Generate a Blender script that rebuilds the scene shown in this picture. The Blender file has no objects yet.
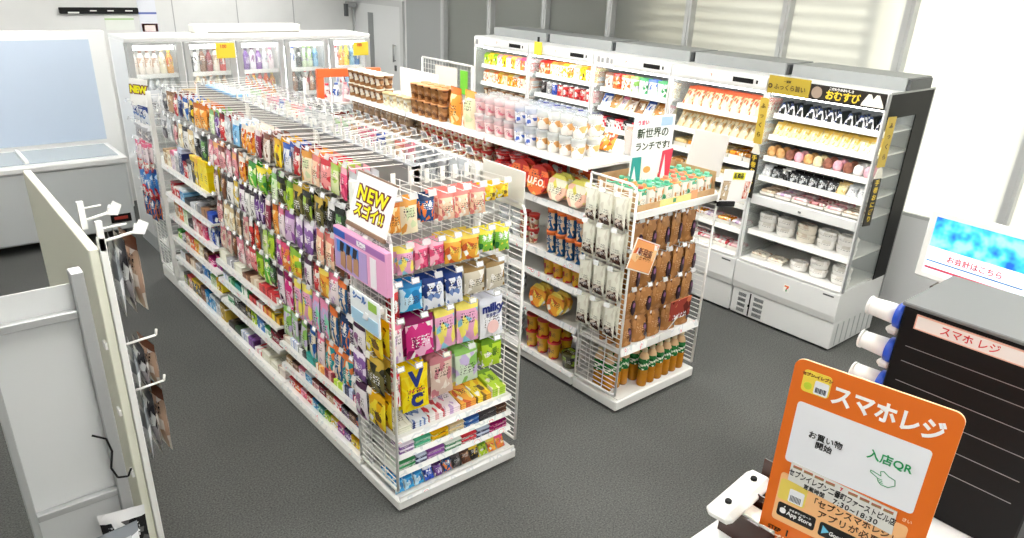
import bpy, math, random
from mathutils import Vector, Matrix
random.seed(7)
PI = math.pi
C = bpy.context.scene.collection
SC = bpy.context.scene

# ------------------------------------------------------------------ colours and materials
def lin(h):
    h = h.lstrip('#'); o = []
    for i in (0, 2, 4):
        c = int(h[i:i+2], 16)/255
        o.append(c/12.92 if c <= .04045 else ((c+.055)/1.055)**2.4)
    return (*o, 1)
MATS = {}
def mat(name, col, rough=.5, metal=0, emit=0, spec=.5):
    if name in MATS: return MATS[name]
    m = bpy.data.materials.new(name); m.use_nodes = True
    b = m.node_tree.nodes['Principled BSDF']; c = lin(col)
    b.inputs['Base Color'].default_value = c
    b.inputs['Roughness'].default_value = rough
    b.inputs['Metallic'].default_value = metal
    b.inputs['Specular IOR Level'].default_value = spec
    if emit:
        b.inputs['Emission Color'].default_value = c
        b.inputs['Emission Strength'].default_value = emit
    MATS[name] = m; return m
def clear(name, col, amount, rough=.08):
    """thin see-through plastic or glass: a share of the light passes, the rest is surface"""
    if name in MATS: return MATS[name]
    m = bpy.data.materials.new(name); m.use_nodes = True; t = m.node_tree; N = t.nodes
    b = N['Principled BSDF']; b.inputs['Base Color'].default_value = lin(col); b.inputs['Roughness'].default_value = rough
    tr = N.new('ShaderNodeBsdfTransparent'); mx = N.new('ShaderNodeMixShader'); mx.inputs[0].default_value = amount
    t.links.new(tr.outputs[0], mx.inputs[1]); t.links.new(b.outputs[0], mx.inputs[2])
    t.links.new(mx.outputs[0], N['Material Output'].inputs[0])
    MATS[name] = m; return m
def noisy(name, c1, c2, scale, rough=.9, detail=3, bump=0, lo=.35, hi=.65):
    if name in MATS: return MATS[name]
    m = bpy.data.materials.new(name); m.use_nodes = True; t = m.node_tree; N = t.nodes; L = t.links
    b = N['Principled BSDF']; b.inputs['Roughness'].default_value = rough; b.inputs['Specular IOR Level'].default_value = .2
    g = N.new('ShaderNodeTexCoord'); n = N.new('ShaderNodeTexNoise'); n.inputs['Scale'].default_value = scale; n.inputs['Detail'].default_value = detail
    r = N.new('ShaderNodeValToRGB'); r.color_ramp.elements[0].position = lo; r.color_ramp.elements[1].position = hi
    r.color_ramp.elements[0].color = lin(c1); r.color_ramp.elements[1].color = lin(c2)
    L.new(g.outputs['Object'], n.inputs['Vector']); L.new(n.outputs[0], r.inputs[0]); L.new(r.outputs[0], b.inputs['Base Color'])
    if bump:
        bp = N.new('ShaderNodeBump'); bp.inputs['Strength'].default_value = bump; bp.inputs['Distance'].default_value = .01
        L.new(n.outputs[0], bp.inputs['Height']); L.new(bp.outputs[0], b.inputs['Normal'])
    MATS[name] = m; return m
def pack(key, base, c2, c3, axis='Z', rough=.26, header=.82, blob=3.0, ink=None):
    """printed packaging: a header band, patches of print and lines of small lettering"""
    name = 'print_'+key+'_'+axis
    if name in MATS: return MATS[name]
    rnd = random.Random(key); lum0 = sum(lin(base)[:3])/3; blob = blob*rnd.choice((1.3, 1.6, 2.0)) if blob == 3.0 else blob
    m = bpy.data.materials.new(name); m.use_nodes = True; t = m.node_tree; N = t.nodes; L = t.links
    b = N['Principled BSDF']; b.inputs['Roughness'].default_value = rough
    tc = N.new('ShaderNodeTexCoord'); sp = N.new('ShaderNodeSeparateXYZ'); L.new(tc.outputs['Generated'], sp.inputs[0])
    u, v = sp.outputs['X'], sp.outputs['Z' if axis == 'Z' else 'Y']
    def M(op, a, b_=None, c=None):
        n = N.new('ShaderNodeMath'); n.operation = op
        for i, x in enumerate((a, b_, c)):
            if x is None: continue
            if isinstance(x, (int, float)): n.inputs[i].default_value = x
            else: L.new(x, n.inputs[i])
        return n.outputs[0]
    cb = N.new('ShaderNodeCombineXYZ'); L.new(u, cb.inputs[0]); L.new(v, cb.inputs[1]); cb.inputs[2].default_value = rnd.uniform(0, 9)
    vo = N.new('ShaderNodeTexVoronoi'); vo.inputs['Scale'].default_value = blob; L.new(cb.outputs[0], vo.inputs['Vector'])
    s2 = N.new('ShaderNodeSeparateXYZ'); L.new(vo.outputs['Color'], s2.inputs[0])
    rp = N.new('ShaderNodeValToRGB'); rp.color_ramp.interpolation = 'CONSTANT'; e = rp.color_ramp.elements
    e[0].position = 0; e[0].color = lin(base); e[1].position = .5; e[1].color = lin(c2)
    e2 = e.new(.62); e2.color = lin(c3); e3 = e.new(.74); e3.color = lin(base); e4 = e.new(.86); e4.color = lin('f4f0e8' if .12 < lum0 < .55 else c2); e5 = e.new(.93); e5.color = lin(c3)
    L.new(s2.outputs[0], rp.inputs[0]); col = rp.outputs[0]
    def mixc(f, a, bcol):
        n = N.new('ShaderNodeMix'); n.data_type = 'RGBA'; L.new(f, n.inputs[0]); L.new(a, n.inputs[6])
        n.inputs[7].default_value = lin(bcol); return n.outputs[2]
    col = mixc(M('GREATER_THAN', v, header), col, c2)
    # lettering rows
    rows = 13.0
    rr = M('MULTIPLY', v, rows); fr = M('FRACT', rr); fl = M('FLOOR', rr)
    c3n = N.new('ShaderNodeCombineXYZ'); L.new(M('MULTIPLY', u, 26), c3n.inputs[0]); L.new(M('MULTIPLY', fl, 3.7), c3n.inputs[1])
    L.new(M('MULTIPLY', fr, 1.5), c3n.inputs[2])
    nz = N.new('ShaderNodeTexNoise'); nz.inputs['Scale'].default_value = 1.0; nz.inputs['Detail'].default_value = 1; L.new(c3n.outputs[0], nz.inputs['Vector'])
    f = M('MULTIPLY', M('GREATER_THAN', nz.outputs[0], .53), M('GREATER_THAN', fr, .35))
    cen = rnd.choice([.5, .62, .4])
    f = M('MULTIPLY', f, M('LESS_THAN', M('ABSOLUTE', M('SUBTRACT', v, cen)), .13))
    f = M('MULTIPLY', f, M('LESS_THAN', M('ABSOLUTE', M('SUBTRACT', u, .5)), .32))
    lum = sum(lin(base)[:3])/3
    col = mixc(f, col, ink or ('e0b080' if key.startswith('rust') else 'ffffff' if lum < .3 else '3a3030'))
    L.new(col, b.inputs['Base Color'])
    MATS[name] = m; return m

WH = mat('white_coated_metal', 'f0f0ec', .35)
WH2 = mat('white_plastic', 'f4f4f0', .4)
GREYM = mat('grey_metal', '9a9c9c', .4, .3)
DGREY = mat('dark_grey_metal', '55585a', .5, .2)
SHELFM = mat('shelf_white', 'e6e6e2', .45)
BLACK = mat('black_plastic', '0a0a0b', .6, spec=.25)
BROWN = mat('dark_brown_acrylic', '3a1c14', .2)
RAIL = None
def rail_material():
    name = 'price_rail'
    m = bpy.data.materials.new(name); m.use_nodes = True; t = m.node_tree; N = t.nodes; L = t.links
    b = N['Principled BSDF']; b.inputs['Roughness'].default_value = .3
    g = N.new('ShaderNodeTexCoord'); n = N.new('ShaderNodeTexNoise'); n.inputs['Scale'].default_value = 22; n.inputs['Detail'].default_value = 0
    r = N.new('ShaderNodeValToRGB'); r.color_ramp.interpolation = 'CONSTANT'; e = r.color_ramp.elements
    e[0].position = 0; e[0].color = lin('f6f6f4'); e[1].position = .56; e[1].color = lin('dfe3e4')
    x = e.new(.66); x.color = lin('f8f8f6'); x = e.new(.74); x.color = lin('e77f86'); x = e.new(.77); x.color = lin('f6f6f4')
    L.new(g.outputs['Object'], n.inputs['Vector']); L.new(n.outputs[0], r.inputs[0]); L.new(r.outputs[0], b.inputs['Base Color'])
    return m
RAIL = rail_material()
TAGM = clear('clear_tag_plastic', 'f2f4f5', .5)
CLEARP = clear('clear_plastic', 'e4ecec', .38)
GLASS = clear('thin_glass', 'dfe8e6', .14, .03)

# ------------------------------------------------------------------ mesh building
class B:
    def __init__(s): s.v = []; s.f = []; s.m = []; s.mats = []; s.sm = []
    def mi(s, m):
        if m not in s.mats: s.mats.append(m)
        return s.mats.index(m)
    def face(s, idx, m, sm=False): s.f.append(idx); s.m.append(m); s.sm.append(sm)
    def box(s, x0, x1, y0, y1, z0, z1, m):
        k = s.mi(m); n = len(s.v)
        s.v += [(x, y, z) for z in (z0, z1) for y in (y0, y1) for x in (x0, x1)]
        for q in ((0,2,3,1), (4,5,7,6), (0,1,5,4), (2,6,7,3), (0,4,6,2), (1,3,7,5)): s.face([n+i for i in q], k)
        return s
    def rbox(s, x0, x1, y0, y1, z0, z1, m, r=.01):
        """box with chamfered edges"""
        k = s.mi(m); n = len(s.v); r = min(r, (x1-x0)*.45, (y1-y0)*.45, (z1-z0)*.45)
        c = lambda a, b, i: (a+i, b-i)
        vs = []
        for z, i in ((z0, r), (z0+r, 0), (z1-r, 0), (z1, r)):
            X0, X1, Y0, Y1 = x0+i, x1-i, y0+i, y1-i
            q = r if i == 0 else 0
            vs += [(X0+q, Y0, z), (X1-q, Y0, z), (X1, Y0+q, z), (X1, Y1-q, z), (X1-q, Y1, z), (X0+q, Y1, z), (X0, Y1-q, z), (X0, Y0+q, z)]
        s.v += vs
        for l in range(3):
            for j in range(8):
                a = n+l*8+j; b = n+l*8+(j+1) % 8; s.face([a, b, b+8, a+8], k)
        s.face([n+7-j for j in range(8)], k); s.face([n+24+j for j in range(8)], k)
        return s
    def tube(s, p, q, r, m, n=5):
        p = Vector(p); q = Vector(q); d = q-p
        if d.length < 1e-6: return s
        d.normalize(); a = d.orthogonal().normalized(); b = d.cross(a); k = s.mi(m); o = len(s.v)
        for c in (p, q):
            for i in range(n):
                t = 2*PI*i/n; s.v.append(tuple(c+a*math.cos(t)*r+b*math.sin(t)*r))
        for i in range(n):
            j = (i+1) % n; s.face([o+i, o+j, o+n+j, o+n+i], k, n > 5)
        s.face([o+n-1-i for i in range(n)], k); s.face([o+n+i for i in range(n)], k)
        return s
    def path(s, pts, r, m, n=6):
        for a, b in zip(pts[:-1], pts[1:]): s.tube(a, b, r, m, n)
        return s
    def lathe(s, prof, mats, n=14, c=(0, 0, 0), sx=1, sy=1, sm=True, poly=False, cap=True):
        """prof: (radius, z); mats: one material or one for each band"""
        o = len(s.v)
        for r, z in prof:
            for i in range(n):
                t = 2*PI*(i+.5)/n; s.v.append((c[0]+r*math.cos(t)*sx, c[1]+r*math.sin(t)*sy, c[2]+z))
        for l in range(len(prof)-1):
            k = s.mi(mats[l] if isinstance(mats, (list, tuple)) else mats)
            for i in range(n):
                j = (i+1) % n; a = o+l*n
                s.face([a+i, a+j, a+n+j, a+n+i], k, sm)
        if cap:
            k0 = s.mi(mats[0] if isinstance(mats, (list, tuple)) else mats); k1 = s.mi(mats[-1] if isinstance(mats, (list, tuple)) else mats)
            s.face([o+n-1-i for i in range(n)], k0); e = o+(len(prof)-1)*n; s.face([e+i for i in range(n)], k1)
        return s
    def prism(s, pts, a, b, m, axis='y', mside=None):
        """pts: outline in the two other axes; extruded from a to b along axis"""
        k = s.mi(m); ks = s.mi(mside or m); o = len(s.v); n = len(pts)
        for t in (a, b):
            for (p, q) in pts:
                s.v.append({'y': (p, t, q), 'x': (t, p, q), 'z': (p, q, t)}[axis])
        s.face([o+i for i in range(n)], k); s.face([o+2*n-1-i for i in range(n)], k)
        for i in range(n):
            j = (i+1) % n; s.face([o+i, o+n+i, o+n+j, o+j], ks)
        return s
    def pouch(s, w, h, t, m, seal=.09, nx=7, nz=9, seed=1, lo=.05, c=(0, 0, 0)):
        rn = random.Random(seed); k = s.mi(m); o = len(s.v); nv = (nx+1)*(nz+1)
        for side in (-1, 1):
            for j in range(nz+1):
                fz = j/nz
                g = (fz-lo)/(1-lo-seal)
                th = math.sin(PI*min(max(g, 0), 1))**.55 if 0 < g < 1 else 0
                for i in range(nx+1):
                    fx = i/nx
                    tx = math.sin(PI*fx)**.6 if 0 < fx < 1 else 0
                    pin = 1-.05*th*(1 if fx in (0, 1) else 0)
                    y = side*t/2*tx*th + (rn.uniform(-.04, .04)*t if 0 < fx < 1 else 0) + side*.0006
                    s.v.append((c[0]+w*(fx-.5)*pin, c[1]+y, c[2]+h*fz))
        for q, side in ((o, -1), (o+nv, 1)):
            for j in range(nz):
                for i in range(nx):
                    a = q+j*(nx+1)+i; b = a+1; d = a+nx+1; e = d+1
                    s.face([a, b, e, d] if side < 0 else [a, d, e, b], k, True)
        return s
    def mesh(s, name, off=(0, 0, 0)):
        me = bpy.data.meshes.new(name)
        me.from_pydata([(x-off[0], y-off[1], z-off[2]) for x, y, z in s.v], [], s.f)
        for m in s.mats: me.materials.append(m)
        me.polygons.foreach_set('material_index', s.m); me.polygons.foreach_set('use_smooth', s.sm)
        me.update(); return me

LABELS = {}
def tag(o, label, cat, group=None):
    w = len(label.split())
    if w > 16 or w < 4: print('LABEL LENGTH', w, label)
    if label in LABELS and (group is None or LABELS[label] != group): print('DUP LABEL:', label)
    LABELS[label] = group
    o['label'] = label; o['category'] = cat
    if group: o['group'] = group
def obj(name, me, loc=(0, 0, 0), rot=(0, 0, 0), parent=None):
    o = bpy.data.objects.new(name, me); o.location = loc; o.rotation_euler = rot; C.objects.link(o)
    if parent is not None: o.parent = parent
    return o
def thing(name, label, cat, loc=(0, 0, 0), rot=(0, 0, 0), group=None):
    o = obj(name, None, loc, rot); o.empty_display_size = .05; tag(o, label, cat, group); return o
def part(parent, name, b, sub=None):
    """b holds world coordinates; the root empties carry no rotation"""
    root = sub if sub is not None else parent
    L = Vector(parent.location)
    return obj(name, b.mesh(name, L), (0, 0, 0), (0, 0, 0), root)
def lone(name, label, cat, b, loc, rot=(0, 0, 0), group=None, world=False):
    o = obj(name, b.mesh(name, loc if world else (0, 0, 0)), loc); o.rotation_euler = rot; tag(o, label, cat, group); return o
def lonew(*a, **k): return lone(*a, world=True, **k)
def struct(name, b):
    o = obj(name, b.mesh(name)); o['kind'] = 'structure'; return o
TXT = {}
def text_mesh(body, size, m, extrude=.0006, bold=0.0, align='CENTER', sx=1.0, spacing=1.0):
    key = (body, size, m.name, extrude, bold, align, sx)
    if key in TXT: return TXT[key]
    cu = bpy.data.curves.new('lettering', 'FONT'); cu.body = body; cu.size = size; cu.extrude = extrude; cu.offset = bold
    cu.align_x = align; cu.align_y = 'CENTER'; cu.space_character = spacing; cu.resolution_u = 3; cu.space_line = .9
    ob = bpy.data.objects.new('tmp', cu); C.objects.link(ob)
    dg = bpy.context.evaluated_depsgraph_get()
    me = bpy.data.meshes.new_from_object(ob.evaluated_get(dg))
    if sx != 1:
        for v in me.vertices: v.co.x *= sx
    me.materials.clear(); me.materials.append(m); bpy.data.objects.remove(ob); TXT[key] = me; me.name = 'lettering'
    return me
def letter(parent, body, size, m, x, y, z, bold=0.0, align='CENTER', sx=1.0, rotz=0, inplane=0, extrude=.0006, name='lettering', spacing=1.0):
    """lettering that stands upright and faces -Y of its parent"""
    e = Matrix.Rotation(rotz, 4, 'Z') @ Matrix.Rotation(PI/2, 4, 'X') @ Matrix.Rotation(inplane, 4, 'Z')
    return obj(name, text_mesh(body, size, m, extrude, bold, align, sx, spacing), (x, y, z), e.to_euler(), parent)

# ------------------------------------------------------------------ packaging looks
LOOK = {
 'pale green and cream': ('dfe8b0', 'b8d868', 'f4ecd0'), 'pink and red': ('f29a9a', 'd8404c', 'fbe0d8'),
 'peach and pink': ('f6cfae', 'e8857c', 'fbf0e0'), 'cream and orange': ('f6e7c4', 'e8a24a', 'd8e0b0'),
 'red': ('cc2f34', '8c1a26', 'f0d0c0'), 'white and blue': ('eef0f4', '3c62b8', 'c8d4ea'), 'yellow': ('f4dc28', 'e8b010', '7a5a10'),
 'white and brown': ('efe6dc', '7a4a34', 'c8a890'), 'maroon and white': ('8c2c48', 'efe0e0', 'c87890'),
 'orange and white': ('f0a030', 'f8efe0', 'd05a20'), 'light blue': ('8cc4ea', 'e8f4fc', '4a90c8'), 'purple': ('6a3c8c', '3a1c50', 'd8c8e8'),
 'pale green': ('cfe3b4', '7fb86a', 'f0f4e4'), 'orange': ('ea9a3c', 'c86a1c', 'f8d898'), 'black and yellow': ('26221e', 'e8c42c', '6a5a3a'),
 'cream and blue': ('f0e8d4', '2a5ca8', '8cb4dc'), 'navy': ('1f2f66', 'c8d2e8', '0f1a40'), 'tan': ('c9a888', '8a6448', 'ece0cc'),
 'grey': ('8c8c90', 'd8d8da', '5a5a5e'), 'dark green': ('2f4a34', '121c14', '6a9a54'), 'dark olive': ('4c4a28', '1c1c12', '9cba3c'),
 'black and white': ('1c1c1e', 'e8e8e8', '5a5a5a'), 'lime': ('b6d832', '6a9a1c', 'f4f4c0'), 'olive and gold': ('6a6438', 'c8a840', '2c2a18'),
 'green': ('5cb83a', '2f8a2c', 'e8f4a0'), 'green and yellow': ('7fc43c', 'f0e040', '2f7a34'), 'pink and orange': ('e8a0a8', 'f0b070', 'c84c64'),
 'pale pink': ('f2c8cc', 'e08c9c', 'fbeeee'), 'pink and brown': ('d8989c', '7a4038', 'f4dcd4'), 'cream': ('f4ecd0', 'd8c090', 'fcfaf0'),
 'white and dark': ('ecebe8', '3a3438', 'a09a9c'), 'white and yellow': ('f4f2e4', 'f0cc30', 'c8c8b8'), 'brown': ('7a4c30', '4a2a1a', 'c89868'),
 'lilac and white': ('d8b8dc', '8c4ca0', 'f8eef8'), 'purple and white': ('8a5ca8', 'f0e4f4', '4c2a68'), 'white and pink': ('f6e8ec', 'e87898', 'c8a8d0'),
 'orange and pink': ('f08a3c', 'e8507c', 'fcd8a0'), 'purple and pink': ('9c3c94', 'f07cac', '5a2068'), 'white and plum': ('ece6ec', '4a2648', '9a6a94'),
 'yellow and lime flowered': ('f0d838', '8cc030', 'f4a030'), 'orange and yellow': ('f0a838', 'f8dc60', 'd86028'), 'dark blue': ('24508c', '16305c', 'e8803c'),
 'red and white': ('d83c3c', 'f6eeea', '9a2028'), 'beige and pink': ('dcc0b0', 'c87c84', 'f0e4d8'), 'beige': ('d8c4a8', 'a88660', 'f0e6d4'),
 'purple and dark': ('4a2c54', '1c1424', 'c8b0d0'), 'blue and orange': ('2c5c90', 'f07c3c', 'f0d8b8'), 'multicoloured': ('e8a8c8', 'f4e46c', '8cc8dc'),
 'lilac multicoloured': ('c8b4e0', 'f49ac0', '8cd8c0'), 'magenta': ('d42c80', '8c1454', 'f8b8d8'), 'white and magenta': ('f0ecf0', 'd8308c', '4a4048'),
 'teal and orange': ('2f9aa0', 'f08444', 'f0e8d0'), 'pale lilac': ('dcd4e8', 'a8d0a0', 'f4f2fa'), 'clear and green': ('d4e4c8', '8cc060', 'c8b8dc'),
 'clear and white': ('e8eaec', 'c8ccd0', 'f8f8f8'), 'blue': ('2f7cc8', '1c4c98', 'd0e4f8'), 'sky blue': ('30a0dc', '1878b8', 'c8ecfc'),
 'navy and white': ('e4e8f0', '1f3a80', '6a84b8'), 'tan and silver': ('d0c8b4', '9a7c4c', 'f0ece4'), 'pink': ('ec5a84', 'f8b0c4', 'c83060'),
 'dark red': ('8c1830', '5a0c1c', 'e0a8a8'), 'teal': ('1f9a94', '107068', 'c8ece8'), 'white and green': ('eef2ec', '3c9a5c', 'b8dcc0'),
 'mint': ('a8e0c0', '4cb88c', 'f0faf4'), 'white and red': ('f6f0ee', 'd83c48', 'e8b8b8'), 'green and white': ('2c8a50', 'ecf4ec', '8cc8a0'),
 'yellow and red': ('eeb428', 'd8402c', 'c83428'), 'orange and red': ('ec6a2c', 'c8281c', 'fcd8a0'), 'silver': ('c8ccd0', '8c9298', 'f0f2f4'),
 'white and orange': ('f8f2e8', 'f0803c', 'f8d0a8'), 'black': ('1a181a', '3c3638', '6a6060'), 'gold': ('c8a83c', '8c701c', 'f0e0a0'),
 'blue and white': ('2c54c0', 'e8eefa', '14308c'), 'grey and white': ('b0b0b4', 'ececee', '7a7a80'), 'brown and red': ('a06a44', 'c83028', 'ecd8b8'),
 'brown and cream': ('a8784c', 'f0e4cc', '6a4426'), 'rust and dark': ('a87440', 'c08850', '6e4426'), 'cream white': ('f2f0e0', 'dcd8c0', 'ecead8'),
}
def lk(look, axis='Z', **k):
    c = LOOK[look]; return pack(look.replace(' ', '_'), *c, axis=axis, **k)

LOOK['clear and tan'] = ('e8e2da', 'd8a060', 'f4efe8'); LOOK['clear and pink'] = ('e8c4c4', 'd87888', 'f2dcd8'); LOOK['clear and blue'] = ('e8e8ee', '4c68c0', 'f2f2f4')
def dark_label(o, w, h):
    b = B(); b.prism([(w*.22+w*.13*math.cos(t*PI/7), h*.42+h*.26*math.sin(t*PI/7)) for t in range(14)], -.026, -.018, mat('label_plum', '32202c', .4), 'y')
    b.prism([(w*.22+w*.07*math.cos(t*PI/7), h*.52+h*.09*math.sin(t*PI/7)) for t in range(14)], -.0275, -.026, mat('label_lilac', '8a5a80', .4), 'y')
    obj('name_label', b.mesh('name_label'), parent=o)
CACHE = {}
def product(kind, look, w, h, d, seed=0):
    key = (kind, look, round(w, 3), round(h, 3), round(d, 3), seed)
    if key in CACHE: return CACHE[key]
    b = B(); c = LOOK.get(look, ('dddddd', 'aaaaaa', 'eeeeee'))
    if kind == 'bag': b.pouch(w, h, d, lk(look) if look != 'rust and dark' else lk(look, header=1.1, blob=6), seed=seed+3)
    elif kind == 'gusset':     # standing pouch with a flat base
        b.pouch(w, h, d, lk(look) if look != 'rust and dark' else lk(look, header=1.1, blob=6), seed=seed+3, lo=-.18)
    elif kind == 'carton': b.rbox(-w/2, w/2, -d/2, d/2, 0, h, lk(look, rough=.45), .0025)
    elif kind == 'flat': b.rbox(-w/2, w/2, -d/2, d/2, 0, h, lk(look, 'Y', rough=.4), .002)
    elif kind == 'cup':
        m = lk(look, header=.93); l = mat('lid_'+c[1], c[1], .4)
        b.lathe([(w*.36, 0), (w*.37, .004), (w*.475, h*.92), (w*.5, h*.93), (w*.5, h*.965), (w*.485, h)], [m, m, l, l, l], 14)
    elif kind == 'clearcup':
        m = lk(look); b.lathe([(w*.36, 0), (w*.37, .004), (w*.46, h*.72)], [m, m], 12)
        b.lathe([(w*.465, h*.6), (w*.49, h*.8), (w*.5, h*.82), (w*.49, h)], CLEARP, 12)
    elif kind == 'bowl':
        m = lk(look, header=.9); l = lk(look, 'Y')
        b.lathe([(w*.36, 0), (w*.38, .004), (w*.47, h*.82), (w*.5, h*.85), (w*.5, h*.93), (w*.47, h)], [m, m, m, l, l], 16)
    elif kind == 'octagon':
        b.lathe([(w*.40, 0), (w*.46, h*.6), (w*.5, h*.8), (w*.5, h*.9), (w*.46, h)], lk(look, 'Y'), 8, sm=False)
    elif kind == 'can':
        m = lk(look); s = mat('can_end', 'c8cccf', .25, .9)
        b.lathe([(w*.42, 0), (w*.5, h*.05), (w*.5, h*.92), (w*.43, h*.98), (w*.43, h)], [s, m, s, s], 12)
    elif kind == 'bottle':
        m = mat('drink_'+c[0], c[0], .12); l = lk(look); cp = mat('cap_'+c[1], c[1], .4)
        b.lathe([(w*.42, 0), (w*.5, h*.04), (w*.5, h*.28), (w*.49, h*.3), (w*.49, h*.62), (w*.42, h*.7), (w*.2, h*.88), (w*.2, h*.9), (w*.24, h*.905), (w*.24, h)],
                [m, m, m, l, l, m, m, cp, cp], 12)
    elif kind == 'gable':
        m = lk(look, header=.86); t = mat('gable_'+c[1], c[1], .4)
        b.box(-w/2, w/2, -d/2, d/2, 0, h*.82, m); b.prism([(-d/2, h*.82), (d/2, h*.82), (.003, h*.97), (-.003, h*.97)], -w/2, w/2, t, 'x')
        b.box(-w/2, w/2, -.002, .002, h*.96, h, t)
    elif kind == 'onigiri':
        m = mat('nori', '1e2420', .5); r = mat('rice', 'f4f2ec', .6); s = lk(look)
        P = [(-w/2, .006), (-w/2+.008, 0), (w/2-.008, 0), (w/2, .006), (.01, h), (-.01, h)]
        b.prism(P, -d/2, d/2, s, 'y', m); b.prism([(-w*.2, 0), (w*.2, 0), (w*.2, h*.5), (-w*.2, h*.5)], -d/2-.002, -d/2, m, 'y')
    elif kind == 'sandwich':
        s = lk(look); br = mat('bread', 'f0deb0', .7)
        b.prism([(-d/2, 0), (d/2, 0), (d/2, h*.96), (d/2-.006, h)], -w/2, w/2, br, 'x', s)
    elif kind == 'bun':
        m = noisy('crust_'+c[0], c[0], c[2], 30, .45)
        b.lathe([(w*.3, 0), (w*.46, h*.15), (w*.5, h*.4), (w*.42, h*.75), (w*.22, h*.96), (w*.02, h)], m, 12, sy=d/w)
    elif kind == 'tray':
        m = lk(look, 'Y'); t = mat('food_tray', 'e6e2da', .4)
        b.prism([(-w*.44, 0), (w*.44, 0), (w/2, h*.5), (-w/2, h*.5)], -d*.47, d*.47, t, 'y'); b.rbox(-w*.47, w*.47, -d*.45, d*.45, h*.45, h, m, .01)
    elif kind == 'tub':
        m = lk(look, header=.99); t = mat('tub_'+c[0], c[0], .4); l = lk(look, 'Y')
        b.lathe([(w*.42, 0), (w*.45, .006), (w*.47, h*.5), (w*.48, h*.62)], [t, t, m], 20, sy=d/w)
        b.lathe([(w*.49, h*.6), (w*.5, h*.66), (w*.49, h*.9), (w*.43, h)], [t, l, l], 20, sy=d/w)
    me = b.mesh(kind); CACHE[key] = me; return me

NOUN = {'bag': ('snack_bag', 'bag'), 'gusset': ('standing_pouch', 'pouch'), 'carton': ('carton_box', 'box'), 'flat': ('flat_box', 'box'),
        'cup': ('food_cup', 'cup'), 'clearcup': ('clear_cup', 'cup'), 'bowl': ('noodle_bowl', 'bowl'), 'octagon': ('octagonal_bowl', 'bowl'),
        'can': ('drink_can', 'can'), 'bottle': ('drink_bottle', 'bottle'), 'gable': ('milk_carton', 'carton'), 'onigiri': ('rice_ball', 'rice ball'),
        'sandwich': ('sandwich_pack', 'sandwich'), 'bun': ('bread_bun', 'bun'), 'tray': ('food_tray', 'tray'), 'tub': ('lunch_bowl', 'bowl')}
SEEN = {}
def bag_kind(where):  # gondola bag names only follow the row; their contents are not known
    if 'end unit' in where: return 'candy_bag', 'candy bag' if len(where.split()) < 8 else 'bag'
    if 'gondola' in where and ('top hooks' in where or 'second hooks' in where): return ('second_row_bag' if 'second' in where else 'snack_bag'), 'bag'
    if 'gondola' in where and ('third' in where or 'fourth' in where): return 'middle_row_bag', 'bag'
    if 'gondola' in where: return 'lower_row_bag', 'bag'
    return 'food_pack', 'pack'
def put(kind, look, w, h, d, locs, rz, where, noun=None, name=None, tilt=0, seed=0, near=None, roll=0, origin='left'):
    """one facing: every copy in locs looks the same and shares the label and the group"""
    nm, nn = NOUN[kind]; name = name or nm; noun = nn if noun is None else noun
    if kind == 'bag' and name == 'snack_bag': name, noun = bag_kind(where)
    label = f'{look} {noun} {where}'
    if label in SEEN:
        cand = [f'{label}, beside {n}' for n in (near or [])] + [f'{label}, second from {origin}', f'{label}, third from {origin}', f'{label}, fourth from {origin}']
        for l2 in cand:
            if l2 not in SEEN and len(l2.split()) <= 16: label = l2; break
    if label in SEEN: print('REPEAT', label)
    SEEN[label] = 1
    me = product(kind, look, w, h, d, seed)
    R = Matrix.Rotation(rz, 4, 'Z') @ Matrix.Rotation(tilt, 4, 'X') @ Matrix.Rotation(roll, 4, 'Y')
    e = R.to_euler(); grp = label if len(locs) > 1 else None
    out = []
    for p in locs:
        o = obj(name, me, p, e); tag(o, label, noun.split()[-1] if noun.split()[-1] != 'ball' else 'rice ball', grp); out.append(o)
    return out

# ------------------------------------------------------------------ camera
def make_camera():
    f, cy, pitch, roll, yaw, H = 732.14, 302.17, -.42195, .0429, .71092, 2.5287
    c, s = math.cos(yaw), math.sin(yaw); cp, sp = math.cos(pitch), math.sin(pitch)
    a = Vector((c, -s, 0)); b = Vector((-s*sp, -c*sp, cp)); w = Vector((s*cp, c*cp, sp))
    cr, sr = math.cos(roll), math.sin(roll)
    r = a*cr+b*sr; u = b*cr-a*sr
    cam = bpy.data.cameras.new('camera'); cam.sensor_width = 36; cam.lens = f/1024*36; cam.shift_y = (cy-269)/1024
    cam.clip_start = .05; cam.clip_end = 100
    o = bpy.data.objects.new('camera', cam); C.objects.link(o)
    M = Matrix(((r.x, u.x, -w.x, 0), (r.y, u.y, -w.y, 0), (r.z, u.z, -w.z, H), (0, 0, 0, 1)))
    o.matrix_world = M; SC.camera = o
make_camera()

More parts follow.
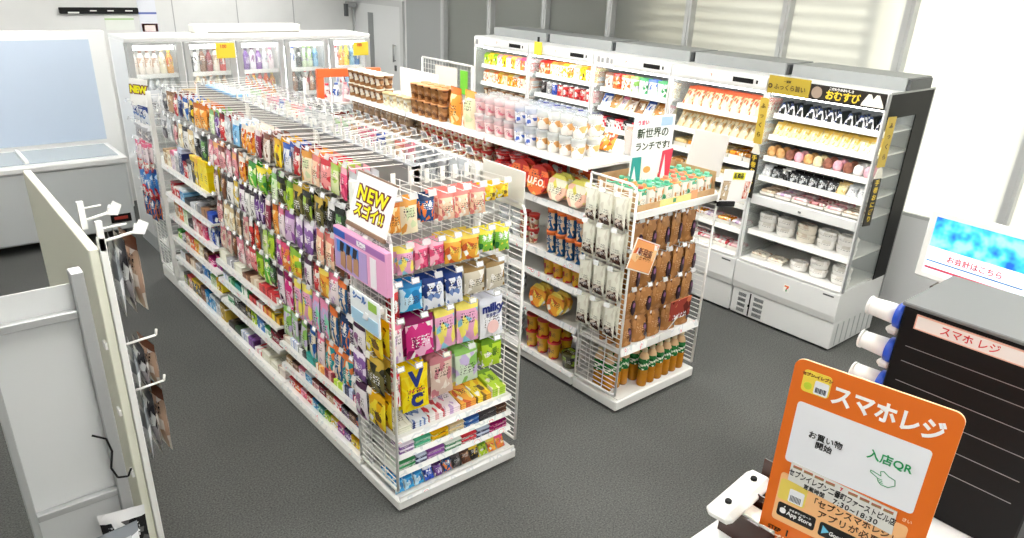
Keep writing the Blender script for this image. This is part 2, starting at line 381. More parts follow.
# ------------------------------------------------------------------ the room
X0, X1, Y0, Y1, ZC = -1.3, 6.05, -1.6, 11.15, 2.85
carpet = noisy('grey_carpet', '414241', '717270', 115, .98, 6, .2, .28, .74)
def carpet_tiles(m):
    t = m.node_tree; N = t.nodes; L = t.links; b = N['Principled BSDF']
    src = b.inputs['Base Color'].links[0].from_socket
    g = N.new('ShaderNodeTexCoord'); ck = N.new('ShaderNodeTexChecker'); ck.inputs['Scale'].default_value = 2
    ck.inputs['Color1'].default_value = (.985, .985, .985, 1); ck.inputs['Color2'].default_value = (1.01, 1.01, 1.01, 1)
    n = N.new('ShaderNodeTexNoise'); n.inputs['Scale'].default_value = 1.3
    r = N.new('ShaderNodeValToRGB'); r.color_ramp.elements[0].color = (.82, .82, .82, 1); r.color_ramp.elements[1].color = (1.12, 1.12, 1.12, 1)
    mx = N.new('ShaderNodeMix'); mx.data_type = 'RGBA'; mx.blend_type = 'MULTIPLY'; mx.inputs[0].default_value = 1
    m2 = N.new('ShaderNodeMix'); m2.data_type = 'RGBA'; m2.blend_type = 'MULTIPLY'; m2.inputs[0].default_value = 1
    L.new(g.outputs['Object'], ck.inputs['Vector']); L.new(g.outputs['Object'], n.inputs['Vector']); L.new(n.outputs[0], r.inputs[0])
    L.new(src, mx.inputs[6]); L.new(ck.outputs[0], mx.inputs[7]); L.new(mx.outputs[2], m2.inputs[6]); L.new(r.outputs[0], m2.inputs[7]); L.new(m2.outputs[2], b.inputs['Base Color'])
carpet_tiles(carpet)
wallm = noisy('white_wall_paint', 'd6d7d6', 'dcdddc', 2, .75)
ceilm = mat('ceiling_tile', 'ececea', .9)
struct('floor', B().box(X0, X1+.1, Y0, Y1, -.1, 0, carpet))
struct('ceiling', B().box(X0, X1+.1, Y0, Y1, ZC, ZC+.1, ceilm))
seam = mat('panel_seam', 'a4a6a6', .8)
b = B().box(X0, X1, Y1, Y1+.1, 0, ZC, wallm)
for x in (3.3, 4.18, 5.03): b.box(x, x+.012, Y1-.003, Y1, 0, ZC, seam)
struct('wall_back', b)
struct('wall_front', B().box(X0, X1, Y0-.1, Y0, 0, ZC, wallm))
struct('wall_left', B().box(X0-.1, X0, Y0, Y1, 0, ZC, wallm))
struct('wall_partition', B().box(X0, 2.46, 8.9, 9.05, 0, ZC, wallm))
# window wall: solid lower panels, mullions, frosted panes
MY = [2.604+1.009*k for k in range(-4, 7)]     # mullion positions along the wall
b = B(); b.box(X1, X1+.08, Y0, MY[-1], 0, .89, mat('white_wall_panel', 'e2e3e4', .5)); b.box(X1, X1+.08, MY[-1], 9.62, 0, ZC, mat('grey_wall_panel', '9c9f9e', .6))
b.box(X1, X1+.08, 9.62, Y1, 0, ZC, wallm)
b.box(X1, X1+.08, Y0, MY[-1], 2.72, ZC, wallm)
struct('wall_right', b)
frosted = bpy.data.materials.new('frosted_window_film'); frosted.use_nodes = True
t = frosted.node_tree; N = t.nodes; pb = N['Principled BSDF']; pb.inputs['Base Color'].default_value = lin('8e9290'); pb.inputs['Roughness'].default_value = .55
tl = N.new('ShaderNodeBsdfTranslucent'); tl.inputs['Color'].default_value = (.92, .91, .84, 1)
mx = N.new('ShaderNodeMixShader'); mx.inputs[0].default_value = .6
t.links.new(pb.outputs[0], mx.inputs[1]); t.links.new(tl.outputs[0], mx.inputs[2]); t.links.new(mx.outputs[0], N['Material Output'].inputs[0])
mull = mat('mullion_aluminium', 'c2c4c4', .45, .1)
for i in range(len(MY)-1):
    b = B().box(X1+.03, X1+.036, MY[i], MY[i+1], .89, 2.72, frosted)
    w = struct('window_%d' % (i+1), b)
    b = B().box(X1+.0, X1+.03, MY[i], MY[i+1], .89, .915, mull).box(X1, X1+.03, MY[i], MY[i+1], 2.69, 2.72, mull)
    o = obj('window_rail', b.mesh('window_rail'), parent=w)
for i, y in enumerate(MY):
    struct('trim_%d' % (i+1), B().box(X1-.045, X1+.07, y-.035, y+.035, 0, ZC, mull).box(X1-.052, X1-.045, y-.012, y+.012, 0, ZC, mull))
# door at the far end of the window wall
b = B().box(X1-.02, X1, 9.74, 11.1, 0, 2.02, mat('door_paint', 'd4d6d6', .5))
dr = struct('door_1', b)
obj('door_slot_window', B().box(X1-.026, X1-.019, 10.52, 10.68, .95, 1.9, mat('dark_slot_glass', '8a8e8e', .3)).mesh('door_slot_window'), parent=dr)
b = B().tube((X1-.06, 9.9, 1.25), (X1-.06, 9.9, 1.5), .014, GREYM, 8).tube((X1-.06, 9.9, 1.27), (X1-.02, 9.9, 1.27), .008, GREYM, 6).tube((X1-.06, 9.9, 1.48), (X1-.02, 9.9, 1.48), .008, GREYM, 6)
b.box(X1-.035, X1-.02, 9.88, 9.92, 1.12, 1.2, DGREY)
obj('door_handle', b.mesh('door_handle'), parent=dr)
obj('door_frame', B().box(X1-.04, X1, 9.66, 9.74, 0, 2.1, mull).box(X1-.04, X1, 11.1, 11.14, 0, 2.1, mull).box(X1-.04, X1, 9.74, 11.1, 2.02, 2.1, mull).mesh('door_frame'), parent=dr)
struct('baseboard_left', B().box(X0, X0+.015, Y0, 8.9, 0, .07, mat('baseboard_grey', 'a8aaaa', .6)))
struct('baseboard_back', B().box(X0, X1-.05, Y1-.015, Y1, 0, .07, mat('baseboard_grey', 'a8aaaa', .6)))
struct('baseboard_right', B().box(X1-.012, X1, Y0, 9.62, 0, .06, mat('baseboard_white', 'd8dada', .6)))

# security camera box on the back corner
o = thing('wall_sensor', 'small grey wall sensor with dark foot high beside the door', 'sensor', (5.95, 11.0, 1.96))
part(o, 'sensor_body', B().rbox(5.86, 5.99, 10.95, 11.09, 1.95, 2.03, GREYM, .01))
part(o, 'sensor_foot', B().box(5.82, 5.86, 10.98, 11.05, 1.82, 2.0, DGREY))

# outdoors: a pale slatted screen, an added unseen wall dimming the far panes, daylight
out = mat('outside_render', '6f7270', .9)
o = obj('added_shade_wall', B().box(6.75, 6.9, 4.35, 10, -.5, 4.5, out).mesh('added_shade_wall')); o['kind'] = 'structure'
b = B(); sl = mat('louvre_paint', '8c8878', .7)
for k in range(22):
    z = .8+k*.105; b.prism([(X1+.13, z), (X1+.15, z), (X1+.175, z+.04), (X1+.155, z+.045)], 2.75, 6.2, sl, 'y')
for y in (2.75, 6.15): b.box(X1+.13, X1+.17, y, y+.04, 0, 3.2, sl)
lonew('outdoor_louvre', 'pale horizontal slats of the louvre standing outside the frosted windows', 'louvre', b, (6.2, 4, 0))
o = obj('ground_outside', B().box(6.15, 14, -8, 14, -.6, -.5, out).mesh('ground_outside')); o['kind'] = 'structure'

# ------------------------------------------------------------------ ceiling lamps
LAMP = mat('lamp_diffuser', 'fffdf8', .5, emit=12.5)
k = 0
for x, nx in ((.6, 'left'), (2.7, 'middle'), (4.25, 'right')):
    for j, y in enumerate((-.2, 2.3, 4.8, 7.3, 9.9)):
        if j == 4 and nx == 'left': continue
        ps = ('nearest', 'second', 'third', 'fourth', 'farthest')[j]
        o = thing('ceiling_light', f'{ps} white ceiling light of the {nx} row, over the shop floor', 'lamp', (x, y, ZC))
        part(o, 'lamp_frame', B().box(x-.17, x+.17, y-.64, y+.64, ZC-.035, ZC, WH2))
        part(o, 'diffuser', B().box(x-.15, x+.15, y-.62, y+.62, ZC-.042, ZC-.035, LAMP))

# ------------------------------------------------------------------ shelving
def wire_panel(b, x, ya, yb, z0, z1, step=.032, m=WH, corner=.05, r=.0028):
    b.path([(x, ya, z0), (x, ya, z1-corner), (x, ya+corner*.3, z1-corner*.3), (x, ya+corner, z1), (x, yb, z1), (x, yb, z0), (x, ya, z0)], .008, m, 6)
    z = z0+step
    while z < z1-.01:
        b.tube((x, ya, z), (x, yb, z), r, m, 4); z += step
    for f in (.33, .67): b.tube((x, ya+(yb-ya)*f, z0), (x, ya+(yb-ya)*f, z1), r, m, 4)
    return b
def wire_grid_y(b, y, xa, xb, z0, z1, step=.05, r=.0025, m=WH):
    z = z0
    while z <= z1: b.tube((xa, y, z), (xb, y, z), r, m, 4); z += step
    x = xa
    while x <= xb+.001: b.tube((x, y, z0), (x, y, z1), r, m, 4); x += step
    return b
HK = {}
def hook_mesh(L):
    L = round(L, 2)
    if L not in HK:
        b = B(); b.tube((0, 0, 0), (0, -L, .012), .0024, WH, 4); b.tube((0, -L, .012), (0, -L-.012, .028), .0024, WH, 4)
        b.tube((0, 0, .03), (0, -L-.02, .045), .002, WH, 4); b.box(-.012, .012, -.003, .003, -.02, .05, WH); HK[L] = b.mesh('hook')
    return HK[L]
TG = {}
def tag_mesh(v=0):
    if v not in TG:
        b = B(); b.box(-.021, .021, -.0015, .0015, -.028, 0, TAGM)
        if v == 4: b.box(-.028, .028, -.0015, .0015, -.04, .01, TAGM); b.box(-.02, .02, -.003, .0015, -.03, .0, mat('tag_paper_4', 'f6f6f6', .6))
        elif v: b.box(-.016, .016, -.0025, -.0015, -.023, -.005, mat('tag_paper_%d' % v, {1: 'fafafa', 2: 'f8f4e0', 3: 'f4f6f8'}[v], .6))
        TG[v] = b.mesh('price_tag')
    return TG[v]
def hook(root, p, L, rz, tagv=1):
    l = Vector(root.location); o = obj('hook', hook_mesh(L), tuple(Vector(p)-l), (0, 0, rz), root)
    obj('price_tag', tag_mesh(tagv), (0, -round(L, 2)-.024, .05), (-.35, 0, 0), o)

def base_box(b, x0, x1, y0, y1, h=.13, m=WH):
    b.box(x0+.03, x1-.03, y0+.03, y1-.03, .0, .03, DGREY); b.rbox(x0, x1, y0, y1, .02, h, m, .006); return b

# ---- left gondola: near end unit
gx0, gx1, gcx = 1.52, 2.29, 1.905
E1 = thing('end_display_unit', 'white wire end unit of the left gondola nearest the camera, full of sweets', 'display', (gcx, 2.76, 0))
part(E1, 'base', base_box(B(), gx0, gx1, 2.57, 2.96, .078))
b = B(); b.box(gx0+.01, gx1-.01, 2.575, 2.582, .078, .10, WH); part(E1, 'base_lip', b)
b = B(); b.box(gx0+.02, gx0+.05, 2.93, 2.965, .1, 1.64, WH); b.box(gx1-.05, gx1-.02, 2.93, 2.965, .1, 1.64, WH); part(E1, 'upright', b)
part(E1, 'back_grid', wire_grid_y(B(), 2.93, gx0+.03, gx1-.03, .15, 1.62, .06))
part(E1, 'back_board', B().box(gx0+.04, gx1-.04, 2.945, 2.95, .12, 1.58, mat('panel_grey', 'a9aaa8', .7)))
for x in (gx0+.004, gx1-.004):
    part(E1, 'side_wire_panel', wire_panel(B(), x, 2.58, 2.95, .14, 1.50))
part(E1, 'divider_board', B().rbox(gx1-.004, gx1+.004, 2.60, 2.93, 1.47, 1.66, mat('milky_board', 'ecece4', .5), .003))
for z in (.42, .32, .22):
    s = part(E1, 'shelf', B().box(gx0+.015, gx1-.015, 2.62, 2.93, z-.012, z, SHELFM))
    part(E1, 'price_rail', B().prism([(2.605, z-.024), (2.610, z-.024), (2.622, z), (2.617, z)], gx0+.015, gx1-.015, RAIL, 'x'), s)
s = part(E1, 'bottom_price_rail', B().prism([(2.568, .072), (2.574, .072), (2.586, .10), (2.580, .10)], gx0+.01, gx1-.01, RAIL, 'x'))

EW = 'end unit, left gondola'
def endbags(root, rows, y0, hx_panel, where_fmt, tilt=0):
    pass
ROWN = ['top', 'second', 'third', 'fourth', 'fifth', 'sixth']
END1 = [
 (1.615, [(1.575, .07, .14, 'orange', 3), (1.653, .09, .155, 'cream and orange', 3), (1.75, .072, .115, 'dark blue', 3), (1.853, .09, .125, 'peach and pink', 4), (1.940, .09, .125, 'peach and pink', 4), (2.032, .085, .125, 'peach and pink', 4), (2.105, .066, .075, 'yellow', 3), (2.178, .070, .07, 'yellow', 3)]),
 (1.395, [(1.63, .082, .125, 'multicoloured', 2), (1.716, .078, .115, 'pink', 3), (1.80, .082, .115, 'pink', 3), (1.892, .092, .125, 'orange and yellow', 4), (1.992, .098, .125, 'orange and yellow', 4), (2.090, .086, .11, 'green and yellow', 3), (2.190, .090, .125, 'green and yellow', 3)]),
 (1.222, [(1.566, .05, .16, 'red and white', 2), (1.656, .118, .14, 'sky blue', 3), (1.782, .118, .16, 'navy and white', 3), (1.900, .105, .165, 'navy and white', 3), (2.022, .125, .14, 'tan and silver', 3), (2.155, .125, .145, 'tan and silver', 3)]),
 (1.040, [(1.572, .07, .21, 'white and pink', 2), (1.702, .155, .21, 'magenta', 3), (1.850, .125, .21, 'multicoloured', 3), (1.984, .128, .215, 'multicoloured', 3)]),
 (.790, [(1.566, .045, .2, 'white and red', 2), (1.828, .14, .22, 'beige and pink', 3), (1.983, .145, .2, 'clear and green', 3), (2.145, .125, .155, 'lime', 3)]),
]
for r, (zt, items) in enumerate(END1):
    for i, (x, w, h, look, n) in enumerate(items):
        near = [items[j][3] for j in (i-1, i+1) if 0 <= j < len(items) and items[j][3] != look]
        put('bag', look, w, h, .03, [(x, 2.635+.034*k, zt-h) for k in range(n)], random.uniform(-.12, .12), f'on {ROWN[r]} hooks, near end unit, left gondola', near=near, tilt=-.06, seed=i % 3)
        hook(E1, (x, 2.925, zt-.012), .30, 0, random.choice((0, 1, 2, 3)))
# the lettered bags
def lettered(name, label, cat, look, w, h, d, loc, n, texts, rz=0, disc=None, kind='bag'):
    """front bag carries real lettering, the copies hang behind it"""
    me = product(kind, look, w, h, d, 1)
    o0 = obj(name, me, loc, (-.06, 0, rz)); tag(o0, label, cat, label if n > 1 else None)
    for (body, size, m, x, z, bold) in texts: letter(o0, body, size, m, x, -d/2-.002, z, bold, extrude=.0004)
    if disc:
        for args in disc:
            x, z, r, m = args; bb = B(); bb.prism([(x+r*math.cos(t*PI/10), z+r*math.sin(t*PI/10)) for t in range(20)], -d/2-.004, -d/2-.001, m, 'y'); obj('printed_disc', bb.mesh('printed_disc'), parent=o0)
    for k in range(1, n):
        o = obj(name, me, (loc[0], loc[1]+.034*k, loc[2]), (-.06, 0, rz)); tag(o, label, cat, label)
    return o0
navy = mat('ink_navy', '20307c', .4); redi = mat('ink_red', 'd42c30', .4); whi = mat('ink_white', 'fafafa', .4); blk = mat('ink_black', '141414', .4); gri = mat('ink_green', '1f9a5a', .4)
LOOK['plain white'] = ('f6f6f8', 'e8eaf4', 'f6f6f8'); LOOK['bright yellow'] = ('fbe61e', 'f4d400', 'fbe61e')
skin = mat('print_face', 'f6d2b4', .5); hair = mat('print_hair', '6a2c20', .5)
lettered('candy_bag', 'white candy bag with navy lettering and pink spot, left end unit', 'bag', 'plain white', .15, .22, .03, (2.136, 2.635, .81), 3,
         [('milky', .062, navy, 0, .165, .003), ('ミルキー', .022, navy, 0, .125, .001)],
         disc=[(0, .06, .036, mat('print_pale_pink', 'f2c8c4', .5))])
hook(E1, (2.136, 2.925, 1.03), .30, 0, 1)
lettered('candy_bag', 'bright yellow candy bag with large navy V and C, left end unit', 'bag', 'bright yellow', .155, .235, .03, (1.668, 2.63, .545), 3,
         [('V', .12, navy, 0, .17, .006), ('C', .09, navy, .0, .055, .006), ('ブイ・シー', .02, redi, 0, .11, .001)])
hook(E1, (1.668, 2.925, .77), .30, 0, 1)
# white card hanging in the top row and shelves of flat packs
def shelfpacks(items, x0, zs, y, kind, row, h, d, tilt, where):
    x = x0
    for i, (w, look, n) in enumerate(items):
        near = [items[j][1] for j in (i-1, i+1) if 0 <= j < len(items)]
        put(kind, look, w-.005, h, d, [(x+w/2, y, zs+.004+k*(h+.0015)) for k in range(n)], 0, where, near=near, tilt=tilt)
        x += w
shelfpacks([(.10, 'cream white', 3), (.10, 'navy and white', 3), (.10, 'white and red', 3), (.10, 'white and pink', 3), (.105, 'orange and yellow', 3), (.105, 'yellow', 3), (.10, 'lime', 4)], 1.555, .43, 2.73, 'flat', 0, .012, .17, .22, 'on upper shelf of near end unit, left gondola')
shelfpacks([(.09, 'purple and white', 2), (.1, 'mint', 2), (.11, 'yellow', 2), (.1, 'cream', 2), (.1, 'blue', 2), (.12, 'black', 2), (.07, 'brown', 2)], 1.56, .322, 2.665, 'carton', 0, .026, .09, .25, 'on middle shelf of near end unit, left gondola')
shelfpacks([(.1, 'white and green', 2), (.07, 'navy', 2), (.11, 'lilac and white', 2), (.11, 'green and white', 2), (.1, 'white and red', 2), (.09, 'navy', 2), (.12, 'magenta', 2)], 1.555, .222, 2.665, 'carton', 0, .026, .09, .25, 'on lower shelf of near end unit, left gondola')
x = 1.56
for i, look in enumerate(['sky blue', 'sky blue', 'sky blue', 'blue and white', 'purple', 'dark blue', 'black', 'brown', 'black and yellow', 'lime', 'orange and yellow', 'orange and pink']):
    put('bag', look, .056, .07, .03, [(x+i*.06, 2.62+.055*k, .09+.014*k) for k in range(3)], 0, 'in base tray of near end unit, left gondola', near=[['sky blue', 'blue and white', 'purple', 'dark blue', 'black', 'brown', 'black and yellow', 'lime', 'orange and yellow', 'orange and pink', 'red', 'red'][min(i, 9)]], tilt=-.5, seed=i % 3)

# ---- packs on the left flank of the near end unit
for i, (y, w, zt, h, look) in enumerate([(2.76, .12, 1.02, .16, 'white and plum'), (2.62, .16, 1.09, .18, 'yellow'), (2.77, .12, .87, .16, 'purple and white'), (2.62, .16, .90, .18, 'olive and gold'), (2.77, .12, .70, .2, 'white and plum'), (2.62, .16, .71, .19, 'yellow')]):
    put('bag', look, w, h, .03, [(1.492-.034*k, y+.02, zt-h) for k in range(2)], -PI/2, 'hung on wire flank of near end unit', near=[['yellow', 'white and plum', 'olive and gold', 'purple and white', 'yellow', 'white and plum'][i]], seed=i % 3)
    hook(E1, (gx0, y+.02, zt-.012), .07, -PI/2, 0)
o = thing('info_card', 'pale blue and white info card clipped to the left end unit flank', 'card', (1.43, 2.66, 1.04), (0, 0, -PI/2))
obj('card_board', B().rbox(-.13, .13, -.004, .004, 0, .17, mat('card_white', 'eef3f6', .4), .003).box(-.12, .12, -.006, -.004, .01, .075, mat('card_skyblue', 'a8cfe8', .4)).mesh('card_board'), parent=o)
letter(o, 'シール', .04, mat('ink_blue', '2c6cb8', .4), -.04, -.006, .14, .002); obj('green_mark', B().box(.04, .11, -.006, -.004, .115, .155, mat('card_green', '9cc850', .4)).mesh('green_mark'), parent=o)
obj('card_stem', B().box(-.02, .02, .004, .085, .06, .09, WH2).mesh('card_stem'), parent=o)
# NEW sign board
o = thing('promotion_sign', 'white tilted sign board with yellow NEW lettering on the near end unit', 'sign', (1.49, 2.73, 1.475), (-.32, 0, -PI/2))
o.rotation_euler = (Matrix.Rotation(-PI/2, 4, 'Z') @ Matrix.Rotation(-.30, 4, 'X')).to_euler()
obj('sign_board', B().rbox(-.165, .165, -.004, .004, 0, .235, mat('sign_white', 'f6f5f2', .35), .003).mesh('sign_board'), parent=o)
obj('sign_rail', B().rbox(-.165, .165, -.012, .006, -.012, .008, mat('sign_rail_brown', '8a6c58', .4), .003).mesh('sign_rail'), parent=o); obj('sign_rail', B().rbox(-.165, .165, -.006, .006, .232, .24, mat('sign_rail_brown', '8a6c58', .4), .002).mesh('sign_rail'), parent=o)
yel = mat('ink_yellow', 'f6ee10', .4); mar = mat('ink_maroon', '6c2230', .4)
for body, z, size in (('NEW', .148, .082), ('スゴイ!!', .072, .062)):
    letter(o, body, size, mar, 0, -.0055, z, .009, sx=1.25 if body == 'NEW' else 1.05, extrude=.0006, name='lettering_outline', spacing=1.12)
    letter(o, body, size, yel, 0, -.0075, z, .0022, sx=1.25 if body == 'NEW' else 1.05, extrude=.0006, spacing=1.12)
obj('sign_foot', B().box(-.02, .02, .004, .03, -.05, .03, WH).mesh('sign_foot'), parent=o)
# pink printed product board
o = thing('pink_display_board', 'deep pink and lilac printed display board below the NEW sign', 'sign', (1.49, 2.75, 1.235), (0, 0, -PI/2))
obj('board_body', B().rbox(-.235, .235, -.03, .0, 0, .205, mat('pink_board', 'e8a6cc', .4), .003).mesh('board_body'), parent=o)
bb = B().box(-.225, .07, -.032, -.03, .01, .15, mat('lilac_print', 'b49cd0', .4)).box(-.2, .0, -.0335, -.032, .09, .15, mat('sky_print', '4a8ce0', .4)).box(.1, .15, -.032, -.03, .01, .15, mat('pale_print', 'efeaf0', .4))
bb.box(-.225, .225, -.032, -.03, .165, .198, mat('violet_print', 'a46cb0', .4)).box(-.225, -.12, -.0335, -.032, .165, .198, mat('deep_blue_print', '2c5cb8', .4))
obj('printed_panels', bb.mesh('printed_panels'), parent=o)
bb = B(); tanp = mat('product_tan_print', 'b88a68', .5); dk = mat('product_dark_print', '2c2430', .5)
for i in range(3):
    x = -.17+i*.06; bb.prism([(x, .03), (x+.045, .02), (x+.05, .1), (x+.01, .12)], -.035, -.0335, tanp, 'y'); bb.prism([(x, .1), (x+.03, .1), (x+.045, .145), (x+.01, .15)], -.036, -.035, dk, 'y')
obj('product_picture', bb.mesh('product_picture'), parent=o)
letter(o, '新登場', .026, whi, .03, -.034, .181, .001); obj('board_clip', B().box(-.02, .02, 0, .03, .1, .13, WH).mesh('board_clip'), parent=o)

# ---- left gondola: three main bays
BAYS = [(2.965, 3.975, 'near'), (3.985, 4.995, 'middle'), (5.005, 6.015, 'far')]
UN = []
panelm = mat('gondola_back_panel', '8f908e', .7)
SHELVES = {0: [.40, .25], 1: [.62, .48, .32], 2: [1.08, .86, .68, .50, .33]}
for k, (ya, yb, nm) in enumerate(BAYS):
    u = thing('gondola_shelf_unit', f'{nm} white shelving bay of the left gondola, packed with snacks', 'shelving', (gcx, (ya+yb)/2, 0)); UN.append(u)
    part(u, 'base', base_box(B(), gx0, gx1, ya, yb, .095))
    part(u, 'back_panel', B().box(gcx-.02, gcx+.02, ya, yb, .125, 1.64, panelm))
    part(u, 'top_rail', B().rbox(gcx-.028, gcx+.028, ya, yb, 1.64, 1.665, mat('rail_grey', '8c9094', .4, .2), .004))
    for yy in (ya+.012, yb-.012): part(u, 'upright', B().box(gcx-.032, gcx+.032, yy-.012, yy+.012, .1, 1.66, WH))
    for xs, nmz in ((gx0, 1), (gx1, -1)):
        for z in SHELVES[k] if nmz == 1 else (.6, .35):
            xo = gx0+.02 if nmz == 1 else gx1-.02; xi = gcx-.02*nmz
            s = part(u, 'shelf', B().box(min(xo, xi), max(xo, xi), ya+.004, yb-.004, z-.016, z, SHELFM))
            part(u, 'price_rail', B().prism([(xo-.008*nmz, z-.026), (xo-.003*nmz, z-.026), (xo+.002*nmz, z), (xo-.003*nmz, z)], ya+.006, yb-.006, RAIL, 'y'), s)
    part(u, 'bottom_price_rail', B().prism([(gx0-.004, .078), (gx0+.002, .078), (gx0+.014, .105), (gx0+.008, .105)], ya+.006, yb-.006, RAIL, 'y'))
# blue strip lying on the far top
ROWA = [  # (z top, height, [centre, width, look])
 (1.67, .16, [(3.04, .1, 'clear and white'), (3.135, .085, 'pink'), (3.22, .095, 'pale green and cream'), (3.325, .1, 'pink and red'), (3.43, .1, 'peach and pink'), (3.535, .1, 'cream and orange'), (3.65, .09, 'red'), (3.76, .09, 'white and blue'), (3.885, .1, 'yellow'),
   (4.05, .1, 'white and brown'), (4.16, .1, 'maroon and white'), (4.27, .1, 'orange and white'), (4.38, .1, 'orange and white'), (4.50, .1, 'light blue'), (4.62, .09, 'clear and white'), (4.72, .09, 'red'), (4.81, .08, 'purple'), (4.91, .1, 'pale green'),
   (5.07, .11, 'orange'), (5.19, .11, 'orange'), (5.31, .1, 'black and yellow'), (5.42, .1, 'cream and blue'), (5.53, .1, 'navy'), (5.64, .1, 'red'), (5.76, .1, 'tan'), (5.90, .1, 'grey')]),
 (1.475, .165, [(3.04, .1, 'black and white'), (3.14, .1, 'dark green'), (3.25, .1, 'black and white'), (3.365, .1, 'olive and gold'), (3.50, .1, 'dark olive'), (3.62, .09, 'olive and gold'), (3.72, .09, 'lime'), (3.82, .1, 'dark olive'), (3.925, .09, 'pale green'),
   (4.08, .13, 'green and yellow'), (4.24, .13, 'green'), (4.38, .1, 'orange and white'), (4.49, .1, 'pink and orange'), (4.60, .1, 'pale pink'), (4.71, .1, 'pink and brown'), (4.83, .1, 'pink and orange'), (4.94, .08, 'pale pink'),
   (5.07, .1, 'dark green'), (5.18, .1, 'black and white'), (5.30, .1, 'cream'), (5.42, .1, 'white and dark'), (5.54, .1, 'cream'), (5.66, .1, 'pink and brown'), (5.78, .1, 'clear and white'), (5.91, .1, 'grey')]),
 (1.29, .18, [(3.06, .1, 'dark red'), (3.17, .1, 'brown'), (3.28, .1, 'peach and pink'), (3.39, .1, 'peach and pink'), (3.52, .11, 'purple and white'), (3.64, .11, 'purple and white'), (3.76, .11, 'lilac and white'), (3.865, .09, 'white and pink'), (3.945, .06, 'orange'),
   (4.06, .07, 'maroon and white'), (4.13, .065, 'purple'), (4.20, .065, 'purple'), (4.28, .07, 'white and dark'), (4.36, .075, 'white and dark'), (4.45, .08, 'white and plum'), (4.55, .1, 'white and yellow'), (4.66, .09, 'white and dark'), (4.77, .09, 'brown'), (4.89, .1, 'white and brown')]),
 (1.085, .175, [(3.05, .1, 'purple and dark'), (3.16, .1, 'blue and orange'), (3.26, .1, 'white and pink'), (3.355, .09, 'orange and yellow'), (3.45, .085, 'red'), (3.56, .1, 'white and plum'), (3.72, .16, 'yellow and lime flowered'), (3.85, .09, 'orange and pink'), (3.945, .08, 'purple and pink'),
   (4.06, .08, 'lime'), (4.14, .075, 'pale green and cream'), (4.25, .09, 'orange and red'), (4.35, .08, 'red and white'), (4.45, .09, 'beige and pink'), (4.56, .1, 'beige'), (4.67, .09, 'cream'), (4.78, .1, 'cream'), (4.90, .1, 'pink and brown')]),
 (.895, .235, [(3.05, .1, 'purple and dark'), (3.16, .11, 'dark blue'), (3.275, .11, 'blue and orange'), (3.39, .11, 'lilac multicoloured'), (3.505, .11, 'lilac multicoloured'), (3.62, .11, 'multicoloured'), (3.73, .1, 'multicoloured'), (3.85, .11, 'magenta'), (3.95, .08, 'white and plum')]),
 (.90, .165, [(4.06, .09, 'dark green'), (4.15, .09, 'green'), (4.25, .09, 'lime'), (4.36, .1, 'pink and red'), (4.47, .1, 'pink and brown'), (4.58, .1, 'pale pink'), (4.69, .09, 'brown'), (4.79, .09, 'beige and pink'), (4.90, .09, 'beige and pink')]),
 (.655, .20, [(3.05, .1, 'blue and orange'), (3.16, .1, 'teal and orange'), (3.265, .1, 'blue and orange'), (3.37, .1, 'teal and orange'), (3.475, .1, 'white and pink'), (3.58, .1, 'cream and blue'), (3.69, .1, 'clear and green'), (3.80, .1, 'pale lilac'), (3.92, .1, 'clear and green')]),
]
RN = ['top', 'second', 'third', 'fourth', 'fifth', 'fifth', 'lowest']
for r, (zt, h, items) in enumerate(ROWA):
    for i, (y, w, look) in enumerate(items):
        kb = 0 if y < 3.98 else 1 if y < 5.0 else 2
        near = [items[j][2] for j in (i-1, i+1) if 0 <= j < len(items) and items[j][2] != look]
        near += ['wall of '+n for n in near][:0]
        n = 4 if r == 0 else 2 if r < 3 and kb < 2 else 1
        hh = h*random.uniform(.92, 1.04)
        xs = 1.575 if r != 0 else 1.60
        put('bag', look, w*.97, hh, .03 if w < .12 else .04, [(xs+.04*k, y+random.uniform(-.004, .004), zt-.016-hh) for k in range(n)], -PI/2+random.uniform(-.14, .14),
            f'on {RN[r]} hooks, {BAYS[kb][2]} bay, left gondola', near=near, seed=i % 4, tilt=random.uniform(-.08, .02))
        hook(UN[kb], (gcx-.02, y, zt-.012), .31 if r else .29, -PI/2, random.choice((0, 0, 0, 1, 3)))
# shelf goods, aisle side
def shelfgoods(k, zs, row, items, xf=1.56):
    ya, yb, nm = BAYS[k]; y = ya+.012; used = []
    for i, (w, look, kind, h, d, ny) in enumerate(items):
        if y+w > yb: break
        near = [items[j][1] for j in (i-1, i+1) if 0 <= j < len(items) and items[j][1] != look]
        loc = [(xf+d/2, y+w/2, zs+.001+q*(h+.001)) for q in range(ny)]
        if kind in ('bag',): loc = [(xf+.02+.04*q, y+w/2, zs+.001) for q in range(ny)]
        put(kind, look, w-.006, h, d if kind != 'bag' else .03, loc, -PI/2, f'on {row} shelf, {nm} bay, left gondola', near=near, seed=i % 3, tilt=0)
        y += w
    return
def seq(looks, w, kind, h, d, n, tot=1.0):
    out = []; i = 0; s = 0
    while s+w <= tot: out.append((w, looks[i % len(looks)], kind, h, d, n)); s += w; i += 1
    return out
shelfgoods(0, .40, 'upper', [(.11, 'magenta', 'flat', .018, .2, 2), (.11, 'navy', 'flat', .018, .2, 3), (.11, 'lime', 'flat', .018, .2, 2), (.11, 'dark red', 'flat', .018, .2, 3), (.11, 'orange', 'flat', .018, .2, 2), (.12, 'teal', 'flat', .018, .2, 3), (.11, 'black and white', 'flat', .018, .2, 2), (.11, 'white and blue', 'flat', .018, .2, 3), (.1, 'white and brown', 'flat', .018, .2, 2)])
